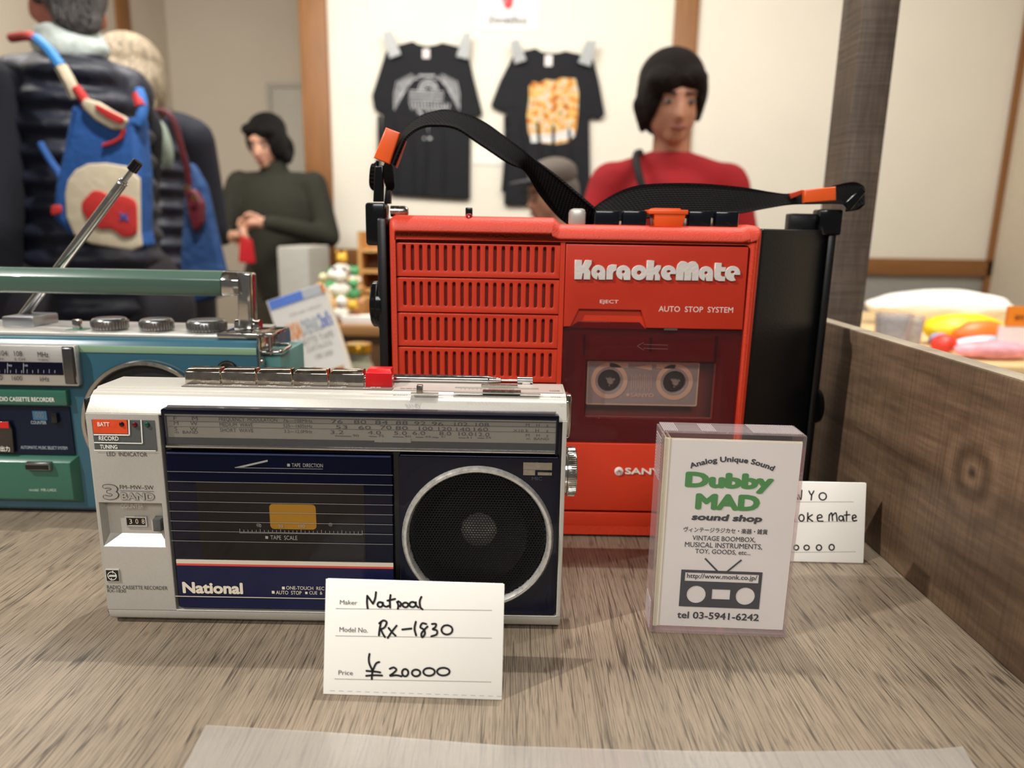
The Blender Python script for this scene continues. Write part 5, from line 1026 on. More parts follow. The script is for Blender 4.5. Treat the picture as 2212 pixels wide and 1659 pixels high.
t = M(); t.text(FB, 'CASSETTE TAPE', (wB*.14, hB-.086, wB*.92, hB-.076), cB, pxbox=False); t.text(FB, 'CATALOG', (wB*.4, hB-.098, wB*.85, hB-.090), cB, pxbox=False); t.text(FB, '1981-2000', (wB*.5, hB-.113, wB*.82, hB-.105), cB, pxbox=False); t.text(FB, 'audio tape collection', (wB*.3, hB-.036, wB*.88, hB-.030), cB, pxbox=False); t.build('small_lettering', mat('light grey ink', '#a5a19a', .5), bk, smooth=False)
M().slab(FB, wB*.14, hB-.20, wB*.44, hB-.125, 0, cB).build('photo_panel', mat('photo dark', '#3c3a36', .5, var=(60, .5)), bk); M().slab(FB, wB*.44, hB-.20, wB*.92, hB-.135, 0, cB).build('photo_panel', mat('photo tan', '#c48f63', .5, var=(60, .4)), bk)
bs_ = M(); bs_.box(org.x-.01, org.x+wB+.02, 1.12, 1.26, -.20, org.z-.004+min(0, (U3*wB).z)*0); 
tag(bs_.build('book_stand', mat('dark cardboard', '#2b241d', .7)), 'dark box under the leaning book on the low table', 'box')
# glass jar
jp = P(776, 800, 1.35); jz = -.20; Xj = jp.x; r_ = (P(804, 765, 1.35).x-P(746, 765, 1.35).x)/2
jt = P(776, 742, 1.35).z; jr = thing('glass_jar', (Xj, 1.35, jz), 'glass jar with a golden lid beside the book', 'jar')
M().lathe((Xj, 1.35, jz), (0, 0, 1), [(0, r_*1.05), (.01, r_*1.2), (jt-jz-.075, r_*1.2), (jt-jz-.045, r_*1.1), (jt-jz-.03, r_*.86), (jt-jz-.016, r_*.86)], 32).build('jar_body', mat('jar glass contents', '#a9a58c', .1, coat=.5), jr)
M().lathe((Xj, 1.35, jt-.017), (0, 0, 1), [(0, r_), (.014, r_), (.017, r_*.93), (.017, 0)], 32).build('lid', mat('golden lid', '#c9952c', .25, .8), jr)
M().lathe((Xj, 1.35, jz+.01), (0, 0, 1), [(0, r_*1.22), (jt-jz-.09, r_*1.22)], 32, cap=False).build('jar_label', mat('blue label', '#3b6ea8', .5), jr)
# goods on the bright table
for k, (px, lb) in enumerate(((1930, 'clear cup with a grey picture label standing on the bright table'), (1962, 'clear cup with a pale green label behind the picture cup'))):
    Yc = 1.12+.06*k; c0 = P(px, 700, Yc); cr1 = .028 if k == 0 else .024; ct = thing('plastic_cup', (c0.x, Yc, rz), lb, 'cup', 'clear cups on the bright table')
    hh = P(px, 677 if k == 0 else 683, Yc).z-rz
    M().lathe((c0.x, Yc, rz), (0, 0, 1), [(0, cr1*.85), (hh, cr1), (hh, cr1*.96), (.002, cr1*.8)], 28).build('cup_body', clear('cup plastic', '#f4f2f2', .25, '#f0ecec'), ct)
    M().lathe((c0.x, Yc, rz+.004), (0, 0, 1), [(0, cr1*.80), (hh*.8, cr1*.88)], 28, cap=False).build('picture_label', mat('grey picture' if k == 0 else 'green picture', '#8b8a93' if k == 0 else '#b9c4ac', .6, var=(120, .5)), ct)
bag = M(); bg0 = P(2000, 700, 1.45); bm_ = ico((bg0.x+.05, 1.50, rz+.040), .11, None, '', sub=4, sc_=(1.35, .55, .31))
tag(bm_.build('plastic_bag', mat('white plastic bag', '#f1efe9', .4, bump=(40, .5, .004))), 'crumpled white plastic bag lying on the bright table behind the toys', 'bag')
def goods(name, px, py, Y, r, sc_, m, label, cat): p = P(px, py, Y); o = ico((p.x, Y, rz+r*sc_[2]), r, None, '', sub=3, sc_=sc_).build(name, m); return tag(o, label, cat)
yl = mat('yellow toy vinyl', '#e8c81a', .4, var=(70, .2)); rdm = mat('red toy vinyl', '#d23a2a', .4, var=(70, .2)); pk = mat('pink wrap', '#e29aa4', .35, var=(60, .25)); pb = mat('pale blue wrap', '#b8cfe4', .35, var=(60, .2))
goods('toy_ring', 2080, 735, 1.22, .055, (1.3, .6, .5), yl, 'yellow toy package in the middle of the bright table', 'toy'); goods('toy_block', 2118, 735, 1.18, .03, (1.6, .6, .8), mat('orange toy vinyl', '#e8702a', .4), 'orange toy lying against the yellow toy package', 'toy')
goods('toy_ball', 2038, 750, 1.12, .02, (1, .8, .8), rdm, 'small red toy at the near corner of the bright table', 'toy'); goods('toy_car', 2030, 738, 1.16, .018, (1, .8, .8), mat('silver blue toy', '#8f9cc0', .3), 'small blue-grey toy beside the red toy', 'toy')
goods('wrapped_packet', 2150, 765, 1.08, .04, (1.7, .5, .35), pk, 'pink wrapped packet at the front of the bright table', 'packet'); goods('wrapped_packet', 2135, 755, 1.14, .035, (1.6, .5, .4), pb, 'pale blue wrapped packet behind the pink packet', 'packet')
f3 = vf(1.10); q = f3.R(2154, 704, 2240, 770); cst = thing('display_card', f3.w((q[0]+q[2])/2, rz, 0), 'white display card with an orange header on the bright table', 'sign')
M().slab(f3, q[0], rz, q[2]+.03, q[3], -.004, 0).build('white_board', mat('white board', '#f0ebe2', .6), cst)
q2 = f3.R(2175, 662, 2250, 705); M().slab(f3, *q2, -.003, .001).build('orange_header', mat('orange card', '#ee8a22', .5), cst)
M().text(f3, '個性', (2190, 680, 2212, 692), .0014, bold=.02).build('header_lettering', mat('brown ink', '#8a4a18', .6), cst, smooth=False)
# ---------------------------------------------------------------- people
def sph(mm, c, r, rot=(0, 0, 0), T=None, sub=3):
    b = bmesh.new(); bmesh.ops.create_icosphere(b, subdivisions=sub, radius=1); E = Matrix.Rotation(rot[2], 3, 'Z')@Matrix.Rotation(rot[1], 3, 'Y')@Matrix.Rotation(rot[0], 3, 'X')
    for v in b.verts: v.co = T@(V(c)+E@V((v.co.x*r[0], v.co.y*r[1], v.co.z*r[2])))
    me = bpy.data.meshes.new('t'); b.to_mesh(me); b.free(); mm.b.from_mesh(me); bpy.data.meshes.remove(me)
def caps(mm, A, B, ra, rb, fl=1, T=None, n=16):
    A, B = V(A), V(B); d = (B-A).normalized(); side = d.orthogonal().normalized()
    if abs(d.y) < .9: side = d.cross(V((0, 1, 0))).normalized()
    fwd = d.cross(side).normalized(); rs = []; pr = []
    for k in range(5): a = math.pi/2*(k+.15)/5; pr.append((-ra*math.cos(a), ra*math.sin(a), 0))
    pr = [(-ra*math.cos(R_(a)), ra*math.sin(R_(a))) for a in (8, 30, 60, 90)]+[((B-A).length+rb*math.cos(R_(a)), rb*math.sin(R_(a))) for a in (90, 60, 30, 8)]
    for z, r in pr: rs.append([T@(A+d*z+side*(r*math.cos(2*math.pi*i/n))+fwd*(r*fl*math.sin(2*math.pi*i/n))) for i in range(n)])
    mm.rings(rs)
def blob(name, prims, T, m, parent, vox=.009, sm=6, kids=None):
    mm = M()
    for p in prims:
        if p[0] == 'e': sph(mm, p[1], p[2], p[3] if len(p) > 3 else (0, 0, 0), T)
        else: caps(mm, p[1], p[2], p[3], p[4], p[5] if len(p) > 5 else 1, T)
    bmesh.ops.recalc_face_normals(mm.b, faces=mm.b.faces[:]); me = bpy.data.meshes.new('t'); mm.b.to_mesh(me); mm.b.free()
    o = bpy.data.objects.new('t', me); C.objects.link(o)
    r = o.modifiers.new('r', 'REMESH'); r.mode = 'VOXEL'; r.voxel_size = vox; s_ = o.modifiers.new('s', 'SMOOTH'); s_.factor = .6; s_.iterations = sm
    dg = bpy.context.evaluated_depsgraph_get(); out = bpy.data.meshes.new_from_object(o.evaluated_get(dg)); bpy.data.objects.remove(o); bpy.data.meshes.remove(me)
    off = wloc(parent); out.name = name
    for v in out.vertices: v.co -= off
    for p in out.polygons: p.use_smooth = True
    out.materials.clear(); out.materials.append(m); ob = bpy.data.objects.new(name, out); C.objects.link(ob); ob.parent = parent; return ob
def XF(loc, rot, s): return Matrix.Translation(loc)@Matrix.Rotation(rot, 4, 'Z')@Matrix.Scale(s, 4)
def head_T(T, hc, yaw, pitch=0, roll=0, hs=1): return T@Matrix.Translation(hc)@Matrix.Scale(hs, 4)@Matrix.Rotation(yaw, 4, 'Z')@Matrix.Rotation(pitch, 4, 'X')@Matrix.Rotation(roll, 4, 'Y')
def tp_(HT, T, prims):                                      # head-space shapes expressed in body space
    K = T.inverted()@HT; k = K.to_scale()[0]; out = []
    for p in prims:
        if p[0] == 'e': out.append(('e', K@V(p[1]), tuple(k*a for a in p[2]), tuple(K.to_euler()) if len(p) < 4 else p[3]))
        else: out.append(('c', K@V(p[1]), K@V(p[2]), p[3]*k, p[4]*k, *p[5:]))
    return out
HEAD = [('e', (0, .015, .02), (.076, .094, .092)), ('e', (0, -.02, -.045), (.065, .070, .076)), ('e', (0, -.062, -.100), (.030, .026, .024)), ('e', (0, -.05, -.035), (.056, .042, .05)), ('c', (0, -.086, -.005), (0, -.103, -.048), .009, .014), ('e', (0, -.100, -.052), (.017, .012, .010)),
        ('e', (-.079, .012, -.03), (.010, .02, .032)), ('e', (.079, .012, -.03), (.010, .02, .032)), ('e', (0, -.070, .012), (.056, .022, .018)), ('e', (0, -.088, -.078), (.020, .010, .010))]
def face(HT, par, skin, brow_c='#1c1614'):
    mm = M(); I = HT
    for sg in (-1, 1): sph(mm, (sg*.031, -.083, -.012), (.0125, .008, .007), T=I, sub=2)
    mm.build('eye', mat('eye white', '#9a8a80', .3), par)
    for sg in (-1, 1):
        e = M(); sph(e, (sg*.031, -.0885, -.012), (.006, .004, .006), T=I, sub=2); e.build('iris', mat('iris', '#15100e', .2), par)
        b = M(); caps(b, (sg*.016, -.0905, .008), (sg*.046, -.080, .010), .0042, .003, T=I); b.build('eyebrow', mat('brow hair', brow_c, .8), par)
    l = M(); sph(l, (0, -.0965, -.078), (.024, .006, .0065), T=I); l.build('lips', mat('lips', '#8f5048', .5), par)
def hand(w_, d, nrm, curl=.8, s=1.0):                        # palm, four unequal fingers, thumb from the side of the palm
    w_, d, nrm = V(w_), V(d).normalized(), V(nrm).normalized(); sd = d.cross(nrm).normalized(); out = [('c', w_, w_+d*.03, .026, .030, .55), ('e', w_+d*.055, (.038, .034, .022), (0, 0, math.atan2(d.y, d.x)))]
    for k, (o_, L_) in enumerate(((-.027, .060), (-.009, .072), (.009, .068), (.026, .054))):
        a = w_+d*.078+sd*o_; b = a+(d*math.cos(curl*.5)-nrm*math.sin(curl*.5))*L_*.45; c = b+(d*math.cos(curl*1.5)-nrm*math.sin(curl*1.5))*L_*.32; e = c+(d*math.cos(curl*2.3)-nrm*math.sin(curl*2.3))*L_*.23
        out += [('c', a, b, .0095, .0088), ('c', b, c, .0088, .0080), ('c', c, e, .0080, .0070)]
    a = w_+d*.028-sd*.030; b = a-sd*.020+d*.026-nrm*.012; out += [('c', a, b, .012, .0105), ('c', b, b+d*.026-nrm*.014+sd*.006, .0105, .009)]
    return out
def body_prims(arms, k=1):
    p = [('e', (0, .01, 1.24), (.155*k, .10*k, .2)), ('c', (-.13*k, .01, 1.385), (.13*k, .01, 1.385), .05*k, .05*k), ('c', (0, .01, 1.15), (0, .01, .95), .13*k, .14*k, .72), ('c', (0, .018, 1.40), (0, .008, 1.53), .055, .050)]
    for sg in (-1, 1): p += [('c', (sg*.09, .01, .93), (sg*.10, 0, .50), .075, .050), ('c', (sg*.10, 0, .50), (sg*.10, .01, .09), .048, .034), ('c', (sg*.10, .02, .045), (sg*.105, -.12, .035), .036, .03)]
    for sh_, el, wr in arms: p += [('c', sh_, el, .044, .034), ('c', el, wr, .034, .024)]
    return p
def trousers(par, T, m, r=.085): return blob('trousers', [('c', (-.07, .01, .98), (.07, .01, .98), .105, .105, .95), ('c', (-.09, .01, .93), (-.10, 0, .50), r+.015, r-.01), ('c', (.09, .01, .93), (.10, 0, .50), r+.015, r-.01), ('c', (-.10, 0, .5), (-.10, .01, .1), r-.012, r-.025), ('c', (.10, 0, .5), (.10, .01, .1), r-.012, r-.025)], T, m, par, .012)
def shoes(par, T):
    for sg in (-1, 1): blob('shoe', [('c', (sg*.10, .03, .05), (sg*.108, -.15, .042), .048, .04), ('e', (sg*.10, .02, .075), (.045, .055, .05))], T, mat('dark shoe', '#17151a', .5), par, .01)
skin_a = mat('skin', '#c48a70', .5, bump=(90, .1, .001)); skin_b = mat('pale skin', '#c9967c', .5); skin_c = mat('ruddy skin', '#c8806a', .5)
hair_d = mat('dark brown hair', '#1a100c', .6, spec=.2, bump=(55, 1, .012), stretch=(3, 3, .5)); hair_k = mat('black hair', '#0c0909', .6, spec=.2, bump=(55, 1, .012), stretch=(3, 3, .5))
# --- person in the red sweater
Yp = 2.15; hp = P(1448, 212, Yp); s_ = 1.0; base = V((hp.x+.01, Yp, FLOOR_Z)); hz = hp.z-FLOOR_Z; s_ = hz/1.60
pr = thing('person', base, 'person in a red sweater with dark brown bowl-cut hair, looking down', 'person'); T = XF(base, R_(-6), s_)
HT = head_T(T, V((-.005, -.01, 1.60)), R_(9), R_(8))
arms = [((-.165, .01, 1.365), (-.235, .0, 1.12), (-.20, -.14, .92)), ((.165, .01, 1.365), (.235, .0, 1.12), (.20, -.14, .92))]
bp_ = body_prims(arms, .85)+tp_(HT, T, HEAD)+hand((-.22, -.15, .90), (.05, -.3, -1), (1, 0, 0), .6)+hand((.22, -.15, .90), (-.05, -.3, -1), (-1, 0, 0), .6)
blob('body', bp_, T, skin_a, pr, .0085); face(HT, pr, skin_a)
blob('sweater', [('e', (0, .01, 1.22), (.185, .130, .21)), ('c', (0, .01, 1.15), (0, .01, .93), .165, .17, .74), ('c', (-.04, .02, 1.40), (-.16, .012, 1.365), .062, .058), ('c', (.04, .02, 1.40), (.16, .012, 1.365), .062, .058), ('c', (0, .020, 1.395), (0, .012, 1.412), .078, .068)]+[q for a in arms for q in (('c', a[0], a[1], .066, .056), ('c', a[1], a[2], .055, .042))], T, mat('red knit', '#a5141d', .85, bump=(220, .4, .003), var=(9, .08)), pr, .011)
blob('hair', tp_(HT, T, [('e', (0, .028, .045), (.094, .112, .090)), ('e', (-.062, .01, .005), (.036, .085, .085)), ('e', (.064, .01, .015), (.032, .08, .072)), ('e', (-.035, -.055, .040), (.056, .048, .040)), ('e', (.030, -.055, .046), (.050, .046, .036)), ('e', (0, .07, -.03), (.08, .05, .08)), ('c', (-.085, .01, -.02), (-.078, .0, -.085), .026, .012), ('c', (.084, .02, -.01), (.082, .01, -.055), .020, .010)]), T, hair_d, pr, .008, 3)
trousers(pr, T, mat('dark trousers', '#22212a', .8)); shoes(pr, T)
stp = M(); pts = spline([T@V(p) for p in ((-.085, .02, 1.455), (-.10, -.06, 1.435), (-.085, -.118, 1.36), (-.03, -.138, 1.24), (.06, -.140, 1.10), (.16, -.12, .99), (.19, -.03, .95))], 8); stp.tube(pts, .011, 8); stp.build('bag_strap', mat('black strap', '#0e0d10', .7), pr)
# --- person in the dark green sweater
Yp = 3.9; hp = P(571, 300, Yp); hz = hp.z-FLOOR_Z; s_ = hz/1.60; base = V((hp.x+.05, Yp, FLOOR_Z))
pg = thing('person', base, 'person in a dark green sweater holding a small red pouch in both hands', 'person'); T = XF(base, R_(-2), s_)
HT = head_T(T, V((-.03, -.03, 1.59)), R_(-8), R_(16))
arms = [((-.19, .01, 1.385), (-.27, -.06, 1.13), (-.16, -.26, 1.13)), ((.19, .01, 1.385), (.27, -.04, 1.13), (.06, -.27, 1.19))]
hm = hand((-.14, -.275, 1.125), (1, -.2, .1), (0, 1, .2), 1.0)+hand((.04, -.28, 1.195), (-1, -.1, -.1), (0, 1, .3), .9)
blob('body', body_prims(arms, .88)+tp_(HT, T, HEAD)+hm, T, skin_b, pg, .0085); face(HT, pg, skin_b)
olive_k = mat('dark olive knit', '#26251a', .9, bump=(200, .4, .003), var=(9, .12))
blob('sweater', [('e', (0, .01, 1.24), (.195, .130, .22)), ('c', (-.13, .01, 1.385), (.13, .01, 1.385), .062, .062), ('c', (0, .01, 1.15), (0, .01, .90), .165, .175, .74), ('c', (0, .012, 1.40), (-.01, -.002, 1.49), .072, .064)]+[q for a in arms for q in (('c', a[0], a[1], .066, .058), ('c', a[1], a[2], .056, .040))], T, olive_k, pg, .011)
blob('hair', tp_(HT, T, [('e', (0, .03, .045), (.092, .108, .085)), ('e', (.066, .0, -.01), (.036, .085, .085)), ('e', (-.070, .015, .0), (.028, .07, .075)), ('e', (.040, -.065, .055), (.045, .04, .04)), ('e', (-.05, -.055, .06), (.035, .04, .03)), ('e', (.03, .075, -.05), (.075, .05, .085)), ('e', (.088, .02, -.085), (.026, .04, .035))]), T, hair_k, pg, .008, 3)
trousers(pg, T, mat('khaki trousers', '#3a3624', .85), .09); shoes(pg, T)
mm = M(); c_ = T@V((-.035, -.345, 1.075)); ex = (T.to_3x3()@V((1, 0, 0))).normalized(); fp = Fr(c_-ex*.05-V((0, 0, .07)), ex, (0, 0, 1)); mm.plate(fp, roundpoly([(.012, .0), (.095, -.005), (.085, .11), (.03, .13)], .01), (), -.008, .008, .004)
tag(mm.build('pouch', mat('red pouch', '#b3131c', .5, bump=(60, .4, .003))), 'small red pouch held by the person in green', 'pouch')
# --- person with the backpack, seen from behind
Yp = 1.80; hp = P(150, 40, Yp); base = V((P(174, 300, Yp).x, Yp, FLOOR_Z)); shz = P(60, 150, Yp).z-FLOOR_Z; s_ = shz/1.43
pb_ = thing('person', base, 'person seen from behind in a navy quilted vest with grey hair', 'person'); T = XF(base, R_(211), s_)
HT = head_T(T, V((.0, 0, 1.56)), R_(12), R_(6), 0, .82)
arms = [((-.10, -.05, 1.33), (-.09, -.15, 1.13), (-.05, -.24, 1.14)), ((.150, .035, 1.36), (.178, .085, 1.10), (.19, .02, .88))]
hm = hand((-.045, -.25, 1.14), (.5, -1, .2), (0, 0, 1), .9)+hand((.19, .01, .86), (-.05, -.3, -1), (-1, 0, 0), .6)
blob('body', body_prims(arms, .8)+tp_(HT, T, HEAD)+hm, T, skin_c, pb_, .0085); face(HT, pb_, skin_c)
blob('hair', tp_(HT, T, [('e', (0, .030, .05), (.088, .102, .080)), ('e', (0, .075, -.01), (.072, .040, .075)), ('e', (.066, .03, .02), (.022, .06, .05)), ('e', (-.066, .03, .02), (.022, .06, .05)), ('e', (0, .085, -.06), (.058, .028, .045))]), T, mat('salt and pepper hair', '#4a4746', .4, bump=(70, 1, .012), var=(35, .7), stretch=(3, 3, .7)), pb_, .008, 2)
puff = mat('navy nylon', '#1b1e2c', .5, bump=(30, .5, .006), var=(6, .1)); knit = mat('navy knit', '#14151f', .9, bump=(160, .4, .003))
blob('sleeves', [q for a in arms for q in (('c', a[0], a[1], .072, .062), ('c', a[1], a[2], .060, .048))]+[('c', (-.09, .01, 1.365), (.13, .02, 1.365), .058, .062)], T, knit, pb_, .011)
def vest(par, T, m, z0, z1, w0, dep, nm='vest'):
    pm_ = []; n_ = int((z1-z0)/.052)
    for i in range(n_+1):
        z = z0+i*(z1-z0)/n_; k = (z-z0)/(z1-z0); sx = w0*(1 if k < .75 else 1-((k-.75)/.25)**2*.28); pm_ += [('e', (0, .01, z), (sx, dep*(1-.12*max(0, k-.8)*5*.5), .036))]
    pm_ += [('c', (0, .01, z0+.03), (0, .01, z1-.06), w0*.93, w0*.86, dep/w0*.98), ('c', (-w0*.62, .012, z1-.02), (w0*.62, .012, z1-.02), .060, .060)]
    return blob(nm, pm_, T, m, par, .010, 3)
vest(pb_, T, puff, .93, 1.41, .150, .135)
blob('collar', [('c', (0, .015, 1.395), (0, .015, 1.42), .090, .080, .95)], T, puff, pb_, .01)
blob('scarf', [('c', (-.03, .03, 1.465), (.03, .03, 1.465), .036, .036), ('e', (0, .02, 1.470), (.076, .070, .028)), ('e', (0, .03, 1.495), (.066, .060, .018)), ('e', (.01, .05, 1.455), (.055, .036, .028))], T, mat('pale patterned scarf', '#cfdcd6', .7, var=(30, .3), bump=(30, .6, .006)), pb_, .009)
trousers(pb_, T, mat('black trousers', '#15131a', .8), .10); shoes(pb_, T)
# backpack: built on the back surface, px outline mapped on a plane behind the vest
Yb = Yp-.17*s_-.045; bf = vf(Yb); bp = thing('backpack', bf.w(*bf.uv(230, 540), 0), 'blue cloth backpack with a cream circle and red flower, worn by the grey-haired person', 'backpack')
blue = mat('blue canvas', '#1f5296', .7, bump=(40, .5, .006), var=(8, .08)); cream = mat('cream canvas', '#cdbfa4', .75, bump=(40, .4, .004)); redc = mat('red canvas', '#c02c28', .7, bump=(40, .4, .004))
def patch(pts, m, nm, c0, c1, bev=.002, rr=.008, par=None): q = roundpoly([bf.uv(*p) for p in pts], rr, 4); return M().plate(bf, q[::-1], (), c0, c1, bev).build(nm, m, par or bp)
patch(((168, 232), (200, 222), (222, 240), (262, 262), (292, 258), (306, 250), (318, 380), (318, 500), (326, 530), (300, 543), (215, 528), (160, 505), (128, 470), (133, 405), (150, 330)), blue, 'bag_body', -.035, .028, .014)
patch(((160, 420), (166, 392), (182, 370), (208, 357), (245, 355), (290, 362), (318, 388), (319, 500), (323, 532), (302, 541), (215, 526), (180, 508), (163, 470)), cream, 'cream_panel', .024, .034, .004)
patch(((196, 440), (222, 412), (240, 415), (262, 428), (280, 422), (314, 432), (316, 508), (285, 514), (262, 494), (238, 496), (215, 484), (200, 460)), redc, 'red_flower', .030, .038, .003, .02)
x_ = patch(((278, 458), (288, 466), (298, 458), (294, 468), (299, 480), (288, 473), (278, 480), (283, 468)), mat('blue print', '#2d4f9a', .7), 'blue_star', .036, .040, .001, .001)
patch(((198, 232), (204, 218), (232, 226), (262, 245), (296, 262), (284, 286), (262, 285), (228, 266), (205, 244)), cream, 'top_flap', .020, .040, .006)
patch(((230, 230), (262, 246), (294, 262), (286, 276), (256, 262), (232, 244)), redc, 'flap_stripe', .038, .044, .002)
patch(((130, 445), (152, 443), (152, 462), (128, 468)), redc, 'red_corner', -.02, .032, .003)
patch(((282, 285), (290, 285), (282, 305), (262, 316), (240, 322), (240, 315), (262, 308), (276, 300)), redc, 'red_cord', .028, .036, .002, .002)
def strap_px(pts, r, m, nm): return M().tube(spline([P(*p) for p in pts], 6), r, 8).build(nm, m, bp)
Yv = Yb-.004
strap_px(((25, 82, Yv+.10), (60, 78, Yv+.05), (80, 86, Yv+.015)), .010, redc, 'shoulder_strap')
strap_px(((78, 84, Yv+.02), (105, 108, Yv-.005), (132, 145, Yv-.02)), .011, mat('bright blue canvas', '#2f80c2', .6), 'shoulder_strap')
strap_px(((132, 145, Yv-.02), (150, 178, Yv-.02), (166, 212, Yv-.015)), .013, cream, 'shoulder_strap'); strap_px(((164, 190, Yv-.022), (182, 215, Yv-.022), (192, 236, Yv-.02)), .010, redc, 'shoulder_strap')
strap_px(((300, 195, Yv), (308, 222, Yv-.01), (306, 250, Yv-.015), (300, 270, Yv-.015)), .011, mat('strap blue', '#2f6bb5', .6), 'shoulder_strap'); strap_px(((298, 205, Yv-.004), (306, 232, Yv-.016)), .0118, redc, 'strap_accent')
strap_px(((88, 310, Yv+.04), (108, 345, Yv+.03), (130, 380, Yv+.02), (142, 410, Yv+.01)), .008, blue, 'side_strap')
# --- person with grey-blond hair in a dark quilted vest
Yp = 2.5; hp = P(280, 175, Yp); base = V((P(303, 400, Yp).x, Yp, FLOOR_Z)); s_ = (hp.z-FLOOR_Z)/1.515
pw = thing('person', base, 'person with short grey-blond hair and a dark vest standing beyond the backpack', 'person'); T = XF(base, R_(180+25), s_)
hx = (T.inverted()@hp).x; HT = head_T(T, V((hx*.9, -.06, 1.515)), R_(0), R_(20))
arms = [((-.155, .01, 1.36), (-.19, -.03, 1.10), (-.14, -.22, .98)), ((.155, .01, 1.36), (.20, -.03, 1.10), (.16, -.22, .98))]
hm = hand((-.135, -.235, .97), (.05, -.8, -.6), (1, 0, 0), .6)+hand((.155, -.235, .97), (-.05, -.8, -.6), (-1, 0, 0), .6)
K_ = T.inverted()@HT; nb = K_@V((0, .02, -.06))
blob('body', body_prims(arms, .85)+tp_(HT, T, HEAD)+hm+[('c', (0, .01, 1.40), tuple(nb), .055, .05)], T, skin_b, pw, .0085); face(HT, pw, skin_b)
blob('hair', tp_(HT, T, [('e', (0, .03, .04), (.098, .110, .092)), ('e', (0, .085, -.03), (.082, .050, .095)), ('e', (.062, .03, -.02), (.036, .08, .085)), ('e', (-.062, .03, -.02), (.036, .08, .085)), ('e', (-.01, .09, -.11), (.06, .035, .05))]), T, mat('grey blond hair', '#a8977e', .45, bump=(45, 1, .014), var=(18, .3), stretch=(3, 3, .5)), pw, .008, 2)
puff2 = mat('dark slate nylon', '#262938', .42, bump=(30, .5, .006)); vest(pw, T, puff2, .88, 1.37, .165, .135)
blob('sleeves', [q for a in arms for q in (('c', a[0], a[1], .066, .056), ('c', a[1], a[2], .056, .044))]+[('c', (-.125, .01, 1.375), (.125, .01, 1.375), .064, .064)], T, mat('dark navy knit', '#1c1e2a', .85), pw, .011)
q_ = P(352, 312, Yp-.20); mm = M(); sph(mm, (q_.x, q_.y, q_.z), (.026, .03, .075), (0, R_(-8), 0), Matrix.Identity(4)); mm.build('scarf_end', mat('pale mint knit', '#9fae9f', .85), pw)
blob('collar', [('c', (0, .0, 1.415), (hx*.35, .0, 1.455), .085, .070, .9)], T, mat('pale mint collar', '#aebbae', .8), pw, .01)
trousers(pw, T, mat('charcoal trousers', '#17161c', .8), .09); shoes(pw, T)
yb2 = Yp-.26; b2 = vf(yb2)
hbg = thing('tote_bag', b2.w(*b2.uv(440, 655), 0), 'dark blue cloth tote hanging beside the person with grey-blond hair', 'bag')
tq = roundpoly([b2.uv(*p) for p in ((398, 350), (412, 352), (440, 400), (462, 500), (492, 625), (478, 640), (430, 655), (386, 650), (384, 560), (392, 450))], .02, 4)
M().plate(b2, tq[::-1], (), -.05, -.005, .018).build('bag_body', mat('dark blue cloth', '#1a3f70', .75, bump=(12, .8, .02), var=(6, .15)), hbg)
M().tube(spline([P(340, 245, yb2-.01), P(365, 262, yb2-.03), P(392, 320, yb2-.02), P(408, 365, yb2)], 6), .009, 8).build('bag_strap', mat('dark strap', '#1c2440', .7), hbg)
h2 = thing('shoulder_bag', b2.w(*b2.uv(428, 500), .03), 'small burgundy shoulder bag in front of the dark blue tote', 'bag')
tq = roundpoly([b2.uv(*p) for p in ((404, 402), (432, 412), (447, 440), (446, 480), (428, 508), (416, 470))], .015, 4); mb = mat('burgundy leather', '#5a1822', .45, bump=(50, .4, .003))
M().plate(b2, tq[::-1], (), .0, .03, .010).build('bag_body', mb, h2)
M().tube(spline([P(330, 243, yb2-.045), P(352, 240, yb2-.055), P(375, 262, yb2-.06), P(395, 330, yb2-.05), P(410, 400, yb2-.02)], 6), .009, 8).build('bag_strap', mb, h2)
for x, y in ((352, 246), (372, 258), (405, 405), (420, 428)): q = P(x, y, yb2-.05); M().lathe((q.x, q.y, q.z), (0, -1, 0), [(0, .009), (.004, .009)], 16).build('brass_ring', mat('old brass', '#b08a5a', .3, .9), h2)
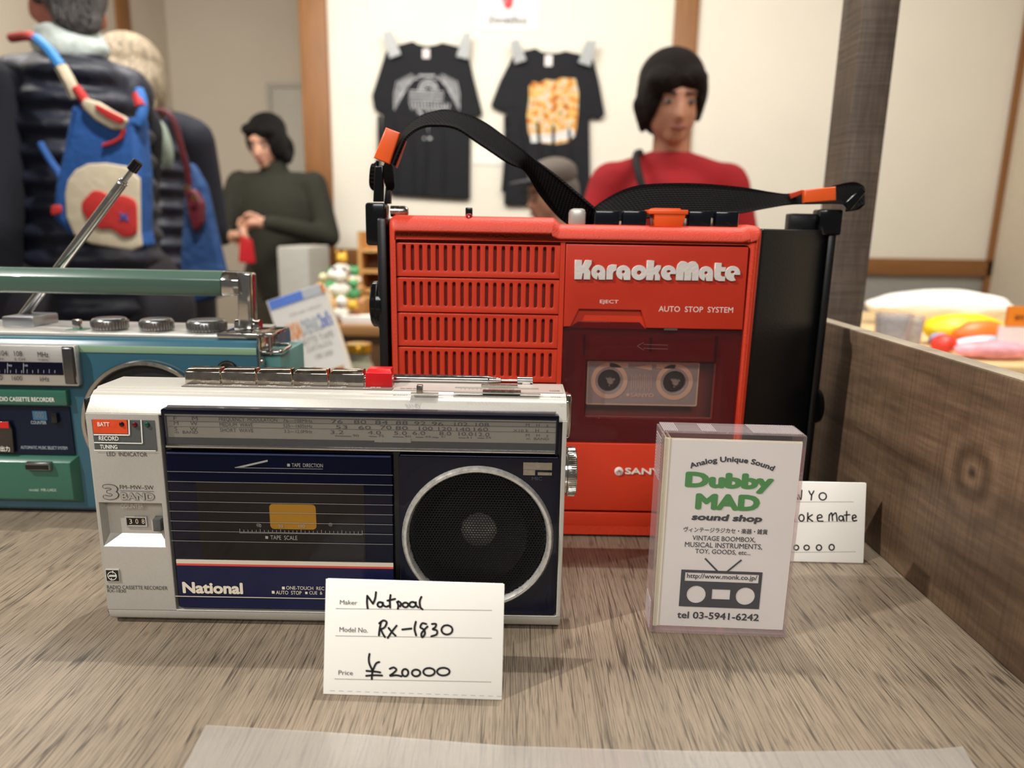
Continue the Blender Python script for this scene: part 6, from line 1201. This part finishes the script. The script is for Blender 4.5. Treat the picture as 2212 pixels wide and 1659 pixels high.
# --- person in the cap, low behind the red recorder
Yp = 2.75; hp = P(1176, 412, Yp); s_ = .93; base = V((hp.x+.03, Yp, FLOOR_Z)); T0 = XF(base, R_(-62), s_); dz_ = hp.z-(T0@V((0, 0, 1.60))).z
pc_ = thing('person', base, 'person in a dark-brimmed cap crouching low behind the red recorder', 'person')
LB = V((0, 0, dz_))                                        # knees bent: the whole upper body sits lower
T = Matrix.Translation(LB)@T0; HT = head_T(T, V((0, -.01, 1.60)), R_(0), R_(10))
hipz = .93; arms = [((-.19, .01, 1.385), (-.25, -.04, 1.12), (-.18, -.24, 1.02)), ((.19, .01, 1.385), (.25, -.04, 1.12), (.18, -.24, 1.02))]
zf = -dz_/s_                                               # floor in the lowered frame
def legp(r0, r1):
    o_ = []
    for sg in (-1, 1): k = V((sg*.14, -.36, zf+.46)); o_ += [('c', (sg*.09, .01, .95), k, r0, r1), ('c', k, (sg*.12, -.12, zf+.10), r1, r1*.75)]
    return o_
up = [p for p in body_prims(arms) if not (p[0] == 'c' and min(V(p[1]).z, V(p[2]).z) < .6)]
blob('body', up+legp(.06, .045)+[('c', (sg*.12, -.10, zf+.05), (sg*.12, -.24, zf+.035), .035, .03) for sg in (-1, 1)]+tp_(HT, T, HEAD)+hand((-.18, -.25, 1.01), (.1, -1, -.2), (0, 0, 1), .7)+hand((.18, -.25, 1.01), (-.1, -1, -.2), (0, 0, 1), .7), T, skin_b, pc_, .0085); face(HT, pc_, skin_b)
blob('jacket', [('e', (0, .01, 1.24), (.20, .135, .22)), ('c', (-.13, .01, 1.385), (.13, .01, 1.385), .066, .066), ('c', (0, .01, 1.15), (0, .01, .93), .165, .17, .75)]+[q for a in arms for q in (('c', a[0], a[1], .066, .056), ('c', a[1], a[2], .055, .042))], T, mat('charcoal jacket', '#2a2a2e', .8), pc_, .011)
blob('trousers', legp(.09, .062)+[('c', (-.07, .01, .95), (.07, .01, .95), .11, .11)], T, mat('grey trousers', '#33333a', .8), pc_, .012)
blob('hair', tp_(HT, T, [('e', (0, .05, .0), (.080, .075, .075)), ('e', (0, .08, -.04), (.07, .04, .05))]), T, mat('grey hair', '#6e6660', .6, bump=(60, 1, .01)), pc_, .008, 2)
cap_ = blob('cap', tp_(HT, T, [('e', (0, .02, .060), (.090, .106, .068))]), T, mat('taupe cap', '#6a6058', .8, bump=(90, .3, .002)), pc_, .008, 3)
blob('cap_brim', tp_(HT, T, [('e', (0, -.105, .048), (.068, .075, .010))]), T, mat('dark brim', '#23222c', .6), pc_, .006, 2)
for sg in (-1, 1): mm = M(); mm.lathe(HT@V((sg*.032, -.098, -.012)), HT.to_3x3()@V((0, -1, 0)), [(0, .022*s_), (.002, .022*s_), (.002, .019*s_), (0, .019*s_)], 20, cap=False); mm.build('spectacle_rim', mat('thin dark rim', '#3a2e2a', .3, .5), pc_)
